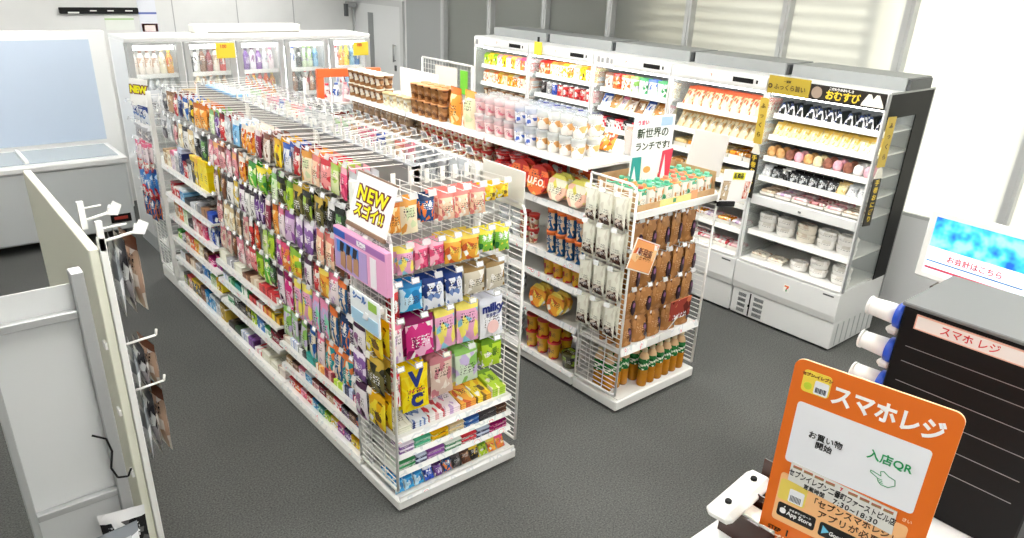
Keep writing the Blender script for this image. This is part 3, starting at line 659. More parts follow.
shelfgoods(0, .25, 'lower', [(.09, 'dark blue', 'carton', .055, .12, 1), (.08, 'brown', 'carton', .06, .12, 1), (.09, 'purple and dark', 'carton', .05, .12, 1), (.09, 'white and red', 'carton', .06, .12, 1), (.09, 'tan', 'carton', .055, .12, 1), (.09, 'dark red', 'carton', .06, .12, 1), (.09, 'pink and brown', 'carton', .05, .12, 1), (.09, 'light blue', 'carton', .06, .12, 1), (.09, 'white and pink', 'carton', .055, .12, 1), (.09, 'brown', 'carton', .05, .12, 1), (.09, 'beige', 'carton', .05, .12, 1)])
shelfgoods(0, .098, 'bottom', [(.08, 'yellow', 'carton', .06, .1, 1), (.08, 'yellow', 'carton', .06, .1, 1), (.08, 'purple', 'carton', .06, .1, 1), (.08, 'purple and pink', 'carton', .06, .1, 1), (.08, 'white and yellow', 'carton', .06, .1, 1), (.08, 'lime', 'carton', .05, .1, 1), (.08, 'teal', 'carton', .06, .1, 1), (.08, 'sky blue', 'carton', .06, .1, 1), (.08, 'red', 'carton', .06, .1, 1), (.08, 'pink', 'carton', .05, .1, 1), (.08, 'orange and red', 'carton', .06, .1, 1), (.08, 'white and red', 'carton', .06, .1, 1)])
shelfgoods(1, .62, 'upper', [(.15, 'red', 'flat', .016, .22, 3), (.14, 'red and white', 'flat', .016, .22, 3), (.14, 'beige', 'flat', .016, .22, 3), (.14, 'brown', 'flat', .016, .22, 2), (.14, 'cream white', 'flat', .018, .22, 3), (.14, 'grey and white', 'flat', .016, .22, 3), (.13, 'cream white', 'flat', .016, .22, 4)])
shelfgoods(1, .48, 'second', [(.13, 'yellow', 'flat', .024, .18, 2), (.12, 'orange and yellow', 'flat', .022, .18, 2), (.12, 'white and red', 'flat', .02, .18, 2), (.12, 'red and white', 'flat', .02, .18, 2), (.13, 'white and green', 'flat', .02, .18, 3), (.12, 'teal', 'flat', .02, .18, 2), (.12, 'green and white', 'flat', .02, .18, 2), (.1, 'white and blue', 'flat', .02, .18, 2)])
shelfgoods(1, .32, 'third', [(.17, 'dark red', 'carton', .09, .14, 1), (.1, 'white and green', 'carton', .06, .14, 1), (.12, 'blue', 'carton', .09, .14, 1), (.1, 'lime', 'carton', .1, .1, 1), (.09, 'olive and gold', 'carton', .1, .1, 1), (.12, 'black', 'carton', .06, .14, 1), (.1, 'black and white', 'carton', .08, .14, 1), (.12, 'green and white', 'carton', .05, .14, 1)])
shelfgoods(1, .098, 'bottom', [(.12, 'white and brown', 'flat', .03, .16, 2), (.13, 'cream white', 'flat', .02, .2, 2), (.13, 'cream white', 'flat', .03, .2, 2), (.12, 'white and red', 'flat', .03, .2, 1), (.12, 'purple and white', 'flat', .03, .2, 2), (.12, 'white and blue', 'flat', .03, .2, 2), (.12, 'dark green', 'flat', .04, .2, 1), (.12, 'black', 'flat', .04, .2, 1)])
shelfgoods(2, 1.08, 'top', [(.085, 'bright yellow', 'carton', .21, .1, 1), (.085, 'bright yellow', 'carton', .21, .1, 1), (.085, 'yellow', 'carton', .20, .1, 1), (.08, 'black and yellow', 'carton', .2, .1, 1), (.09, 'white and dark', 'carton', .15, .1, 1), (.09, 'red', 'carton', .12, .12, 1), (.09, 'navy', 'carton', .2, .1, 1), (.1, 'grey and white', 'carton', .15, .1, 1), (.1, 'white and pink', 'carton', .14, .1, 1), (.09, 'cream', 'carton', .12, .1, 1), (.09, 'beige', 'carton', .12, .1, 1)])
shelfgoods(2, .86, 'second', [(.12, 'blue and white', 'flat', .03, .14, 2), (.12, 'brown and cream', 'flat', .03, .16, 2), (.12, 'grey', 'flat', .03, .16, 2), (.12, 'silver', 'flat', .04, .16, 1), (.13, 'black', 'flat', .04, .18, 1), (.1, 'light blue', 'carton', .09, .12, 1), (.1, 'red and white', 'carton', .08, .12, 1), (.1, 'red', 'carton', .1, .12, 1)])
shelfgoods(2, .68, 'third', [(.06, 'navy and white', 'bag', .12, .1, 3), (.06, 'blue and white', 'bag', .12, .1, 3), (.07, 'white and blue', 'bag', .13, .1, 3), (.09, 'pink', 'carton', .12, .12, 1), (.1, 'pink and red', 'carton', .12, .12, 1), (.1, 'pale pink', 'carton', .12, .12, 1), (.12, 'black', 'carton', .06, .12, 1), (.1, 'pale green', 'carton', .13, .12, 1), (.1, 'orange and red', 'carton', .13, .12, 1), (.1, 'beige', 'carton', .12, .12, 1)])
shelfgoods(2, .50, 'fourth', [(.11, 'purple and pink', 'bag', .1, .1, 3), (.11, 'magenta', 'carton', .06, .12, 1), (.1, 'brown', 'carton', .09, .12, 1), (.1, 'cream', 'carton', .1, .12, 1), (.1, 'orange and yellow', 'carton', .1, .12, 1), (.1, 'orange and red', 'carton', .1, .12, 1), (.1, 'brown and red', 'carton', .1, .12, 1), (.1, 'grey', 'carton', .06, .12, 1), (.1, 'green', 'carton', .07, .12, 1)])
shelfgoods(2, .33, 'fifth', [(.12, 'yellow', 'carton', .09, .12, 1), (.12, 'pale green', 'carton', .08, .12, 1), (.11, 'sky blue', 'bag', .12, .12, 3), (.11, 'blue', 'bag', .12, .12, 3), (.11, 'grey and white', 'carton', .06, .12, 1), (.12, 'beige', 'flat', .03, .14, 2), (.12, 'brown', 'flat', .03, .14, 2), (.12, 'silver', 'flat', .03, .14, 2)])
shelfgoods(2, .098, 'bottom', [(.11, 'gold', 'carton', .13, .12, 1), (.1, 'silver', 'carton', .13, .1, 1), (.11, 'light blue', 'carton', .12, .1, 1), (.11, 'sky blue', 'carton', .12, .1, 1), (.1, 'brown', 'carton', .12, .1, 1), (.1, 'olive and gold', 'carton', .12, .1, 1), (.1, 'black and yellow', 'carton', .11, .1, 1), (.1, 'brown and red', 'carton', .11, .1, 1), (.1, 'dark olive', 'carton', .1, .1, 1)])
# far side of the left gondola (aisle between the gondolas): tags and the tops of hanging packs
RL = ['clear and white', 'white and pink', 'silver', 'pale lilac', 'cream white', 'grey and white', 'clear and pink', 'pale pink', 'clear and green', 'clear and blue', 'silver', 'clear and tan', 'peach and pink']
i = 0; y = 3.03
while y < 5.98:
    kb = 0 if y < 3.9 else 1 if y < 4.92 else 2; look = RL[(i*5) % len(RL)]
    nb = [RL[((i-1)*5) % len(RL)], RL[((i+1)*5) % len(RL)], RL[((i+2)*5) % len(RL)]]
    put('bag', look, .09, .15, .03, [(2.225-.05*q, y, 1.645-.15) for q in range(2)], PI/2+random.uniform(-.1, .1), f'on top hooks, {BAYS[kb][2]} bay, inner aisle, left gondola', near=nb, seed=i % 4)
    hook(UN[kb], (gcx+.02, y, 1.65), .32, PI/2, 4)
    hook(UN[kb], (gcx+.02, y+.035, 1.60), .24, PI/2, 4)
    if i % 2 == 0:
        put('bag', look, .1, .16, .03, [(2.22-.05*q, y+.05, 1.44-.16) for q in range(1)], PI/2, f'on second hooks, {BAYS[kb][2]} bay, inner aisle, left gondola', near=nb, seed=i % 4)
        hook(UN[kb], (gcx+.02, y+.05, 1.44), .32, PI/2, 1)
    i += 1; y += .105
o = lonew('blue_shelf_strip', 'pale blue plastic strip lying on the far top of the left gondola', 'strip', B().rbox(1.86, 1.97, 5.2, 5.75, 1.667, 1.69, mat('strip_blue', '8cc0ec', .4), .005), (1.92, 5.5, 1.667))

# ---- left gondola: far end unit
E2 = thing('end_display_unit', 'white wire end unit at the far end of the left gondola', 'display', (gcx, 6.22, 0))
part(E2, 'base', base_box(B(), gx0, gx1, 6.03, 6.41, .125))
part(E2, 'upright', B().box(gx0-.004, gx0+.026, 6.03, 6.06, .1, 1.62, WH).box(gx1-.026, gx1, 6.03, 6.06, .1, 1.62, WH))
for x in (gx0+.004, gx1-.004): part(E2, 'side_wire_panel', wire_panel(B(), x, 6.07, 6.41, .15, 1.52, .03))
part(E2, 'back_grid', wire_grid_y(B(), 6.07, gx0+.03, gx1-.03, .15, 1.60, .06))
for z in (.35, .7, 1.05):
    part(E2, 'shelf', B().box(gx0+.015, gx1-.015, 6.08, 6.4, z-.015, z, SHELFM))
o = thing('promotion_sign', 'small white sign with yellow oval on the far end unit', 'sign', (1.50, 6.2, 1.49), (0, 0, 0))
o.rotation_euler = (Matrix.Rotation(-PI/2+.5, 4, 'Z') @ Matrix.Rotation(-.1, 4, 'X')).to_euler()
obj('sign_board', B().rbox(-.09, .09, -.004, .004, 0, .2, mat('sign_white', 'f6f5f2', .35), .003).mesh('sign_board'), parent=o)
letter(o, 'NEW', .07, mar, 0, -.0055, .12, .012, sx=1.0); letter(o, 'NEW', .07, yel, 0, -.0075, .12, .004, sx=1.0)
for q, (zt, h, look, w) in enumerate([(1.50, .13, 'navy and white', .15), (1.36, .13, 'grey and white', .15), (1.22, .16, 'white and pink', .09), (1.1, .16, 'red', .09), (1.02, .2, 'blue', .1), (.80, .2, 'dark blue', .1), (.9, .13, 'red and white', .08)]):
    for s, dy in (('near', 0), ('rear', .17)):
        y = 6.13+dy+(.02 if q % 2 else 0)
        put('bag', look, w, h, .03, [(1.50-.035*j, y, zt-h) for j in range(2 if q > 1 else 1)], -PI/2+.2, f'on flank of far end unit, {s} column', seed=q % 3)
        hook(E2, (gx0, y, zt-.012), .06, -PI/2, 0)
for q, look in enumerate(('clear and white', 'grey', 'cream', 'silver', 'white and brown')):
    put('bag', look, .12, .17, .03, [(1.63+.14*q, 6.35-.04*j, 1.58-.17) for j in range(3)], PI, 'hung in the far end unit top row', seed=q % 3)

# ------------------------------------------------------------------ right gondola
rx0, rx1, rcx = 3.10, 3.885, 3.49
R1 = thing('end_display_unit', 'white wire end unit of the right gondola with tea bottles at its foot', 'display', (rcx, 2.75, 0))
part(R1, 'base', base_box(B(), rx0, rx1, 2.555, 2.95, .088))
part(R1, 'base_deck', B().box(rx0+.03, rx1-.03, 2.565, 2.93, .088, .092, SHELFM))
part(R1, 'back_grid', wire_grid_y(B(), 2.93, rx0+.03, rx1-.03, .18, 1.30, .06))
part(R1, 'back_board', B().box(rx0+.04, rx1-.04, 2.945, 2.95, .16, 1.3, mat('panel_white', 'd8d6d0', .7)))
for x in (rx0+.004, rx1-.004):
    part(R1, 'side_wire_panel', wire_panel(B(), x, 2.575, 2.935, .125, 1.48 if x < 3.5 else 1.34, .033))
s = part(R1, 'shelf', B().box(rx0+.01, rx1-.01, 2.58, 2.93, .42, .435, SHELFM))
part(R1, 'price_rail', B().prism([(2.562, .405), (2.568, .405), (2.582, .45), (2.576, .45)], rx0+.01, rx1-.01, RAIL, 'x'), s)
s = part(R1, 'top_shelf', B().box(rx0+.01, rx1-.01, 2.575, 2.94, 1.292, 1.308, SHELFM))
part(R1, 'shelf_lip', B().box(rx0+.01, rx1-.01, 2.562, 2.575, 1.285, 1.325, WH), s)
# hanging brown snack bags
for r, (zt, h, xs, w) in enumerate([(1.235, .21, (3.20, 3.325, 3.45, 3.575, 3.70), .115), (1.0, .21, (3.22, 3.36, 3.50, 3.64, 3.76), .13), (.80, .19, (3.20, 3.345, 3.49, 3.635, 3.77), .135)]):
    for i, x in enumerate(xs):
        pos = ['first', 'second', 'third', 'fourth', 'fifth'][i]
        for o_ in put('bag', 'rust and dark', w, h, .04, [(x, 2.635+.045*q, zt-h) for q in range(2)], random.uniform(-.2, .2), f'{pos} from left, {ROWN[r]} hooks, right gondola end', seed=(i+r) % 3, name='cracker_bag', noun='bag')[:1]: dark_label(o_, w, h)
        hook(R1, (x, 2.925, zt-.012), .30, 0, 1 if i % 2 else 0)
for i in range(5):
    for o_ in put('gusset', 'rust and dark', .135, .17, .06, [(3.19+.142*i, 2.625+.07*q, .437) for q in range(3)], random.uniform(-.1, .1), ['at left end', 'second from left', 'in the middle', 'second from right', 'at right end'][i]+' of lower shelf, right gondola end', seed=i % 3, tilt=-.12, name='standing_pouch')[:1]: dark_label(o_, .135, .17)
# golden tea bottles
TEA = mat('amber_tea', 'd08a1c', .08); TEA.node_tree.nodes['Principled BSDF'].inputs['Transmission Weight'].default_value = .25
tl_ = pack('green_tea_label', '2c7c3c', '1c5c2c', 'e8f0d8', header=.98); capm = mat('tea_cap', 'd8c8a0', .4); neck = mat('tea_neck', 'd8b488', .2)
tb = B(); tb.lathe([(.03, 0), (.034, .008), (.034, .085), (.032, .09), (.034, .095), (.034, .16)], TEA, 14)
tb.lathe([(.034, .205), (.026, .232), (.014, .252), (.013, .258)], [neck, neck, neck], 14, cap=False)
tbm = tb.mesh('bottle_body'); tlm = B().lathe([(.0343, .125), (.0348, .127), (.0348, .203), (.0343, .207)], tl_, 14).mesh('bottle_label')
tcm = B().lathe([(.0135, .25), (.0165, .252), (.0165, .272), (.015, .276)], capm, 12).mesh('bottle_cap')
def tea(x, y, label):
    o = thing('tea_bottle', label, 'bottle', (x, y, .093), (0, 0, random.uniform(-.5, .5)), 'amber tea bottles at the foot of the right gondola end'); o.scale = (1, 1, .97)
    obj('bottle_body', tbm, parent=o); obj('bottle_label', tlm, parent=o); obj('bottle_cap', tcm, parent=o)
ORD = ['first', 'second', 'third', 'fourth', 'fifth', 'sixth', 'seventh', 'eighth', 'ninth', 'tenth', 'eleventh', 'twelfth']
for i in range(3): tea(3.165+.073*i, 2.70, f'amber tea bottle with green label, {ORD[i]} of the set-back left three')
for i in range(3): tea(3.165+.073*i, 2.785, f'amber tea bottle in second row, {ORD[i]} from the left wire panel')
for i in range(6): tea(3.40+.079*i, 2.612+.003*i, f'amber tea bottle in front row, {ORD[i]} of the right-hand six')
for i in range(6): tea(3.41+.079*i, 2.70+.003*i, f'amber tea bottle behind the front row, {ORD[i]} of six from left')
# cardboard tray of drink cartons on the top shelf
card = noisy('cardboard', 'b8946a', 'c8a67c', 12, .85)
b = B(); b.box(3.14, 3.86, 2.59, 2.596, 1.31, 1.355, card).box(3.14, 3.86, 2.915, 2.921, 1.31, 1.47, card).box(3.14, 3.146, 2.596, 2.915, 1.31, 1.42, card).box(3.854, 3.86, 2.596, 2.915, 1.31, 1.46, card).box(3.146, 3.854, 2.596, 2.915, 1.309, 1.314, card)
o = thing('cardboard_tray', 'open cardboard tray of drink cartons on top of right gondola end', 'box', (3.5, 2.75, 1.309)); part(o, 'tray_body', b)
b = B(); yl = mat('tray_print_yellow', 'f0d88c', .6)
b.box(3.33, 3.62, 2.587, 2.590, 1.315, 1.36, yl).box(3.62, 3.68, 2.587, 2.590, 1.325, 1.375, mat('tray_print_orange', 'f0a070', .6)); b.box(3.45, 3.475, 2.585, 2.587, 1.33, 1.355, mat('tray_print_green', '4c9c6c', .6))
part(o, 'tray_print', b)
dcb = {}
def drink_carton(x, y, i, j):
    capc = ['e8604c', '5cb894', '5cb894', '58b090', 'f08c6c', 'ee7c60', 'f0806c', '58b090', '64bc98'][i]
    look = 'oat'
    m = pack('drink_carton_%d' % (i % 3), 'f2ece0', ['4ca880', 'e89858', '78b89c'][i % 3], 'd89858', header=.93, blob=5, ink='4a6a5a')
    k = (i,)
    if k not in dcb:
        body = B().rbox(-.031, .031, -.026, .026, 0, .125, m, .004).mesh('carton_body')
        cap = B().lathe([(.016, .122), (.017, .124), (.017, .138), (.015, .141)], mat('cap_'+capc, capc, .4), 12).lathe([(.02, .121), (.02, .124)], WH2, 12).mesh('carton_cap')
        dcb[k] = (body, cap)
    r = ['front', 'second', 'third', 'rear'][j]
    cn = {'e8604c': 'red', '5cb894': 'green', '58b090': 'green', 'f08c6c': 'salmon', 'ee7c60': 'salmon', 'f0806c': 'salmon', '64bc98': 'green'}[capc]
    o = thing('drink_carton', f'drink carton with {cn} cap in {r} row of the tray, {ORD[i]} from left', 'carton', (x, y, 1.315), (0, 0, random.uniform(-.08, .08)), 'capped drink cartons in the cardboard tray')
    obj('carton_body', dcb[k][0], parent=o); obj('carton_cap', dcb[k][1], parent=o)
for j in range(4):
    for i in range(9): drink_carton(3.195+.077*i, 2.632+.072*j, i, j)
# white and brown pouches on the left flank
for r, zt in enumerate((1.415, 1.205, .975, .745)):
    for i, y in enumerate((2.62, 2.735, 2.85)):
        w = .095
        nm = ['nearest', 'middle', 'farthest'][i]
        lc = pack('white_brown_pouch', 'ecebdc', 'ecebdc', 'dcd8c8', header=.99, ink='9a9a90'); dkp = pack('pouch_window', '4a342c', '2c1c18', 'c8b8a8', header=.99)
        if 'wbp' not in dcb:
            b = B().pouch(w, .195, .03, lc, seed=5); me1 = b.mesh('pouch_body')
            me2 = B().pouch(w*.86, .075, .026, dkp, seed=6, lo=.0, seal=.0, c=(0, -.004, .012)).mesh('pouch_window'); dcb['wbp'] = (me1, me2)
        for q in range(2):
            lab = f'white pouch with dark window, {ROWN[r]} row, {nm} of three on right gondola flank'
            o = thing('coffee_pouch', lab, 'pouch', (3.068-.038*q, y, zt-.195), (0, 0, -PI/2+random.uniform(-.15, .15)), lab)
            obj('pouch_body', dcb['wbp'][0], parent=o); obj('pouch_window', dcb['wbp'][1], parent=o)
        hook(R1, (rx0, y, zt-.012), .08, -PI/2, 0)
# small signs
o = thing('square_sign', 'tilted orange square card with red print hanging on right gondola end', 'sign', (3.09, 2.47, 1.10), (0, .40, .0))
obj('card_face', B().rbox(-.105, .105, -.003, .003, -.085, .085, pack('orange_card', 'f4a868', 'e8683c', 'f8c890', header=.98, blob=4, ink='5a3a20'), .002).mesh('card_face'), parent=o)
obj('card_rim', B().box(-.112, .112, -.001, .003, -.092, .092, mat('card_rim_pale', 'f4e8dc', .5)).mesh('card_rim'), parent=o); obj('card_stem', B().box(-.01, .01, .003, .14, -.01, .01, CLEARP).mesh('card_stem'), parent=o)
letter(o, '新発売', .045, mat('ink_card_brown', '7a2c18', .5), 0, -.005, .02, .0004)
lab = B().rbox(3.475, 3.68, 2.515, 2.521, .565, .70, pack('red_brown_card', '9c3c30', 'c86c48', '6a241c', header=.98, blob=5), .002)
lab.tube((3.58, 2.521, .58), (3.58, 2.60, .44), .003, WH, 5)
o = lonew('price_card', 'brownish red price card held out at the right of the lower shelf', 'card', lab, (3.58, 2.52, .44))
o = thing('price_card_holder', 'white price card pair clipped along lower shelf of right gondola end', 'card', (3.4, 2.56, .44))
part(o, 'card', B().box(3.33, 3.44, 2.548, 2.552, .415, .465, WH2).box(3.45, 3.56, 2.548, 2.552, .42, .475, WH2))
# lunch poster on a stand
o = thing('lunch_poster', 'white lunch poster with green and red corner cards above drink cartons', 'poster', (3.41, 2.76, 1.31), (0, 0, -.12))
obj('poster_sheet', B().rbox(-.16, .16, -.003, .003, .16, .50, mat('poster_white', 'eef0f0', .4), .002).mesh('poster_sheet'), parent=o)
b = B().rbox(-.075, .065, -.008, -.003, .10, .28, mat('poster_cream', 'f6f2ea', .4), .002); b.prism([(-.03+.028*math.cos(t*PI/8), .19+.02*math.sin(t*PI/8)) for t in range(16)], -.010, -.008, mat('food_orange', 'e8a054', .5), 'y')
obj('menu_card', b.mesh('menu_card'), parent=o)
tc = mat('card_teal', '2f9c94', .4); rc = mat('card_crimson', 'd83c54', .4); pw = mat('print_white', 'f4f6f4', .4)
b = B().prism([(-.16, .08), (-.08, .08), (-.085, .27), (-.15, .27)], -.012, -.006, tc, 'y').prism([(-.155, .10), (-.1, .09), (-.135, .22)], -.0135, -.012, pw, 'y'); obj('green_card', b.mesh('green_card'), parent=o)
b = B().prism([(.07, .10), (.15, .10), (.165, .30), (.085, .29)], -.012, -.006, rc, 'y').prism([(.08, .13), (.12, .105), (.1, .27)], -.0135, -.012, pw, 'y'); obj('red_card', b.mesh('red_card'), parent=o)
obj('clear_stand', B().box(-.02, .02, -.002, .002, 0, .17, CLEARP).mesh('clear_stand'), parent=o)
ing = mat('ink_dark_green', '2c4020', .5)
letter(o, '新世界の', .062, ing, -.005, -.004, .40, .0008); letter(o, 'ランチです!', .052, ing, 0, -.004, .325, .0012); letter(o, 'うまい', .03, mat('ink_pinkred', 'e0506c', .5), -.09, -.004, .465, .001)
obj('blue_print', B().box(.05, .14, -.005, -.003, .44, .49, mat('poster_blue', 'a8c4dc', .4)).mesh('blue_print'), parent=o)
lone('blank_board', 'plain off-white board standing up behind the drink carton tray', 'board', B().rbox(-.185, .185, -.004, .004, 0, .21, mat('board_offwhite', 'dcd8d2', .6), .003), (4.03-.02, 2.98, 1.40), (0, 0, .0))
for o in [bpy.data.objects['blank_board']]: o.data = B().rbox(-.21, .21, -.004, .004, -.08, .21, mat('board_offwhite', 'dcd8d2', .6), .003).tube((-.2, .004, -.06), (-.33, .004, -.09), .006, WH, 6).mesh('blank_board'); o.location = (4.2, 2.93, 1.40); o.rotation_euler = (0, .22, 0)
o = thing('catalogue_sheet', 'white catalogue sheet with yellow heading in a black clip beside the cartons', 'sheet', (3.93, 2.5, 1.28), (0, .16, 0))
obj('sheet', B().rbox(-.165, .165, -.002, .002, 0, .20, mat('sheet_white', 'f2f1ee', .4), .001).mesh('sheet'), parent=o)
b = B().box(-.06, .07, -.004, -.002, .14, .185, mat('ink_yellow', 'f6ee10', .4)); obj('yellow_heading', b.mesh('yellow_heading'), parent=o); letter(o, '新商品', .035, blk, 0, -.005, .162, .001)
b = B().rbox(-.15, -.07, -.004, -.002, .01, .13, pack('bottle_print', 'c8b090', '6a4a30', 'f0e8dc', header=.98), .001); obj('product_print', b.mesh('product_print'), parent=o); b = B().rbox(.09, .15, -.004, -.002, .02, .13, pack('pack_print', 'e8b0a0', 'b84c3c', 'f8f0e8', header=.98), .001); obj('product_print', b.mesh('product_print'), parent=o)
obj('black_clip', B().rbox(-.15, .02, -.015, .01, -.03, .004, BLACK, .004).tube((-.06, 0, -.02), (-.06, .1, -.02), .008, BLACK, 6).mesh('black_clip'), parent=o)

# main bays
RB = [(2.96, 3.965, 'near'), (3.97, 4.965, 'middle'), (4.97, 5.97, 'far')]
RU = []
RSH = {0: [1.21, .86, .70, .43], 1: [1.30, .95, .55], 2: [1.30, .95, .55]}
for k, (ya, yb, nm) in enumerate(RB):
    u = thing('gondola_shelf_unit', f'{nm} white shelving bay of the right gondola, stocked with cup noodles', 'shelving', (rcx, (ya+yb)/2, 0)); RU.append(u)
    part(u, 'base', base_box(B(), rx0, rx1, ya, yb, .095))
    part(u, 'back_grid', B().box(rcx-.012, rcx+.012, ya+.03, yb-.03, .13, 1.48, mat('panel_white', 'd8d6d0', .7)))
    for yy in (ya+.012, yb-.012): part(u, 'upright', B().box(rcx-.025, rcx+.025, yy-.01, yy+.01, .1, 1.485, WH))
    t_ = part(u, 'top_shelf', B().box(rx0+.01, rx1-.01, ya+.003, yb-.003, 1.488, 1.504, SHELFM))
    part(u, 'price_rail', B().prism([(rx0-.004, 1.478), (rx0+.002, 1.478), (rx0+.01, 1.512), (rx0+.004, 1.512)], ya+.005, yb-.005, RAIL, 'y'), t_)
    for z in RSH[k]:
        s = part(u, 'shelf', B().box(rx0+.02, rcx-.015, ya+.003, yb-.003, z-.014, z, SHELFM))
        part(u, 'price_rail', B().prism([(rx0+.006, z-.034), (rx0+.012, z-.034), (rx0+.022, z+.006), (rx0+.016, z+.006)], ya+.005, yb-.005, RAIL, 'y'), s)
    part(u, 'bottom_price_rail', B().prism([(rx0-.004, .078), (rx0+.002, .078), (rx0+.014, .105), (rx0+.008, .105)], ya+.006, yb-.006, RAIL, 'y'))
def stack(kind, look, w, h, z, ys, xs, tiers, where, name=None, noun=None, d=None, tiername=('lower tier', 'upper tier', 'third tier')):
    for i, y in enumerate(ys):
        for t in range(tiers):
            pos = ORD[i] if i < 12 else f'{i+1}th'
            put(kind, look, w, h, d or w, [(x, y, z+.001+t*(h+.001)) for x in xs], -PI/2, f'{tiername[t]+", " if tiers > 1 else ""}{pos} {where}', name=name, noun=noun, seed=i % 2)
fr = lambda a, b, s: [a+s*i for i in range(int((b-a)/s)+1)]
X2 = (3.165, 3.27); X1_ = (3.165,)
# top shelf of the right gondola
stack('clearcup', 'clear and tan', .098, .125, 1.505, [3.16+.108*i for i in range(4)], (3.20, 3.33), 2, 'from near end of top shelf')
stack('clearcup', 'clear and blue', .098, .125, 1.505, [3.60, 3.705], (3.20, 3.33), 2, 'of two on top shelf', noun='print cup')
stack('clearcup', 'clear and pink', .098, .125, 1.505, [3.81+.108*i for i in range(4)], (3.20, 3.33), 2, 'on top shelf', noun='print cup')
for i, y in enumerate((4.245, 4.42)):
    put('gusset', 'orange' if i else 'cream and orange', .165, .26, .09, [(3.19, y, 1.506)], -PI/2-.15, 'standing on top shelf of right gondola', noun='pouch', name='standing_pouch')
stack('cup', 'rust and dark', .085, .115, 1.505, [4.55+.092*i for i in range(5)], (3.165, 3.26), 2, 'on top shelf, middle bay')
stack('cup', 'cream', .085, .105, 1.505, [5.03, 5.13, 5.24, 5.34], (3.165,), 1, 'by the white card, top shelf')
stack('cup', 'brown and cream', .082, .11, 1.505, [5.46+.09*i for i in range(6)], (3.165, 3.25), 2, 'on top shelf, far bay')
lone('white_card', 'large blank white card standing on the far bay of the right gondola', 'card', B().rbox(-.004, .004, -.27, .27, 0, .27, mat('sign_white', 'f6f5f2', .35), .002), (3.30, 5.08, 1.53))
o = thing('clear_tub', 'clear tub of pink sachets on the near end of the top shelf', 'tub', (3.60, 3.06, 1.505))
obj('tub_wall', B().lathe([(.06, 0), (.062, .005), (.07, .15), (.072, .155)], CLEARP, 14).mesh('tub_wall'), parent=o)
obj('sachets', B().lathe([(.05, .01), (.058, .12), (.05, .165)], pack('pale_sachets', 'f0d4cc', 'e8a898', 'f8f0ec', blob=6), 10).mesh('sachets'), parent=o)
for i in range(5):
    put('gusset', ['orange and white', 'cream and orange', 'orange', 'cream', 'orange and yellow'][i], .12, .15, .05, [(3.50, 3.22+.13*i, 1.506)], -PI/2, 'laid behind clear cups on top shelf', noun='pouch', name='standing_pouch', tilt=-.5)
for i in range(6):
    put('carton', 'white and pink' if i % 2 else 'white and dark', .1, .09, .08, [(3.50, 3.95+.11*i, 1.506)], -PI/2, f'{ORD[i]} behind the pink cups, top shelf')
# second shelf

stack('cup', 'brown and red', .088, .088, 1.302, [4.02+.096*i for i in range(9)], (3.17, 3.27), 2, 'on second shelf, middle bay', noun='noodle cup')
stack('cup', 'tan', .085, .085, 1.302, [5.03+.093*i for i in range(10)], (3.17, 3.27), 2, 'on second shelf, far bay')
for y0_, nm in ((3.60, 'near bay'),):
    stack('bowl', 'red and white', .13, .07, 1.212, [3.70, 3.85], (3.19, 3.33), 3, 'of two, near bay', noun='round noodle bowl')
# near bay discs and octagonal bowls standing on edge
def leaning(kind, look, w, h, y, z, lab, name, x=3.17, ang=.25, depthn=2):
    me = product(kind, look, w, h, w)
    def tx_(o, body):
        M = Matrix.LocRotScale(o.location, o.rotation_euler, None).inverted() @ (Matrix.Translation((o.location.x-.0665, y, z+w/2)) @ Matrix.Rotation(-PI/2, 4, 'Z') @ Matrix.Rotation(PI/2-.245, 4, 'X'))
        l = obj('lettering', text_mesh(body, .062, mat('ink_cream', 'fbf0dc', .4), .001, .0015), parent=o); l.matrix_local = M
    for q in range(depthn):
        o = obj(name, me, (x+.055*q, y, z+w/2*.98)); o.rotation_euler = (Matrix.Rotation(-ang, 4, 'Y') @ Matrix.Rotation(-PI/2, 4, 'Y')).to_euler()
        o.rotation_euler = Vector((-1, 0, .25)).to_track_quat('Z', 'Y').to_euler(); tag(o, lab, 'bowl', lab)
        if q == 0 and look == 'fried noodle': tx_(o, 'U.F.O.')
LOOK['fried noodle'] = ('e8703c', 'c02c24', 'f0b060'); LOOK['seafood'] = ('e4e0c8', 'd8d060', 'e8b8a0')
leaning('bowl', 'fried noodle', .20, .06, 3.60, 1.212, 'orange and red round noodle bowl on edge, farther of two, near bay', 'noodle_bowl')
leaning('bowl', 'fried noodle', .20, .06, 3.42, 1.212, 'orange and red round noodle bowl on edge, nearer of two, near bay', 'noodle_bowl')
for i, y in enumerate((3.235, 3.06)):
    leaning('octagon', 'seafood', .185, .06, y, 1.212, f'pale octagonal noodle bowl on edge, {["left", "right"][i]} one beside the white pouches', 'octagonal_bowl')
put('bag', 'red and white', .2, .13, .05, [(3.36, 3.5, 1.30)], -PI/2, 'large bag behind the round noodle bowls', noun='noodle bag')
put('bag', 'orange and red', .2, .12, .05, [(3.36, 3.28, 1.30)], -PI/2, 'large bag behind the octagonal bowls', noun='noodle bag')
stack('cup', 'blue and orange', .083, .15, .862, [3.03+.088*i for i in range(4)], (3.16, 3.25), 2, 'on third shelf, near bay', noun='noodle cup')
o = lonew('shelf_divider', 'white wire shelf divider beside the blue-lid cups, right gondola', 'divider', wire_panel(B(), 3.42, 3.14, 3.40, .87, 1.03, .03), (3.42, 3.3, .87))
o.rotation_euler = (0, 0, 0)
stack('cup', 'brown and red', .08, .1, .862, [3.50, 3.59], (3.18,), 2, 'past the blue-lid cups', noun='noodle cup')
stack('cup', 'yellow and red', .085, .115, .702, [3.04+.09*i for i in range(4)], (3.165, 3.255), 1, 'from right on fourth shelf, near bay', noun='noodle cup')
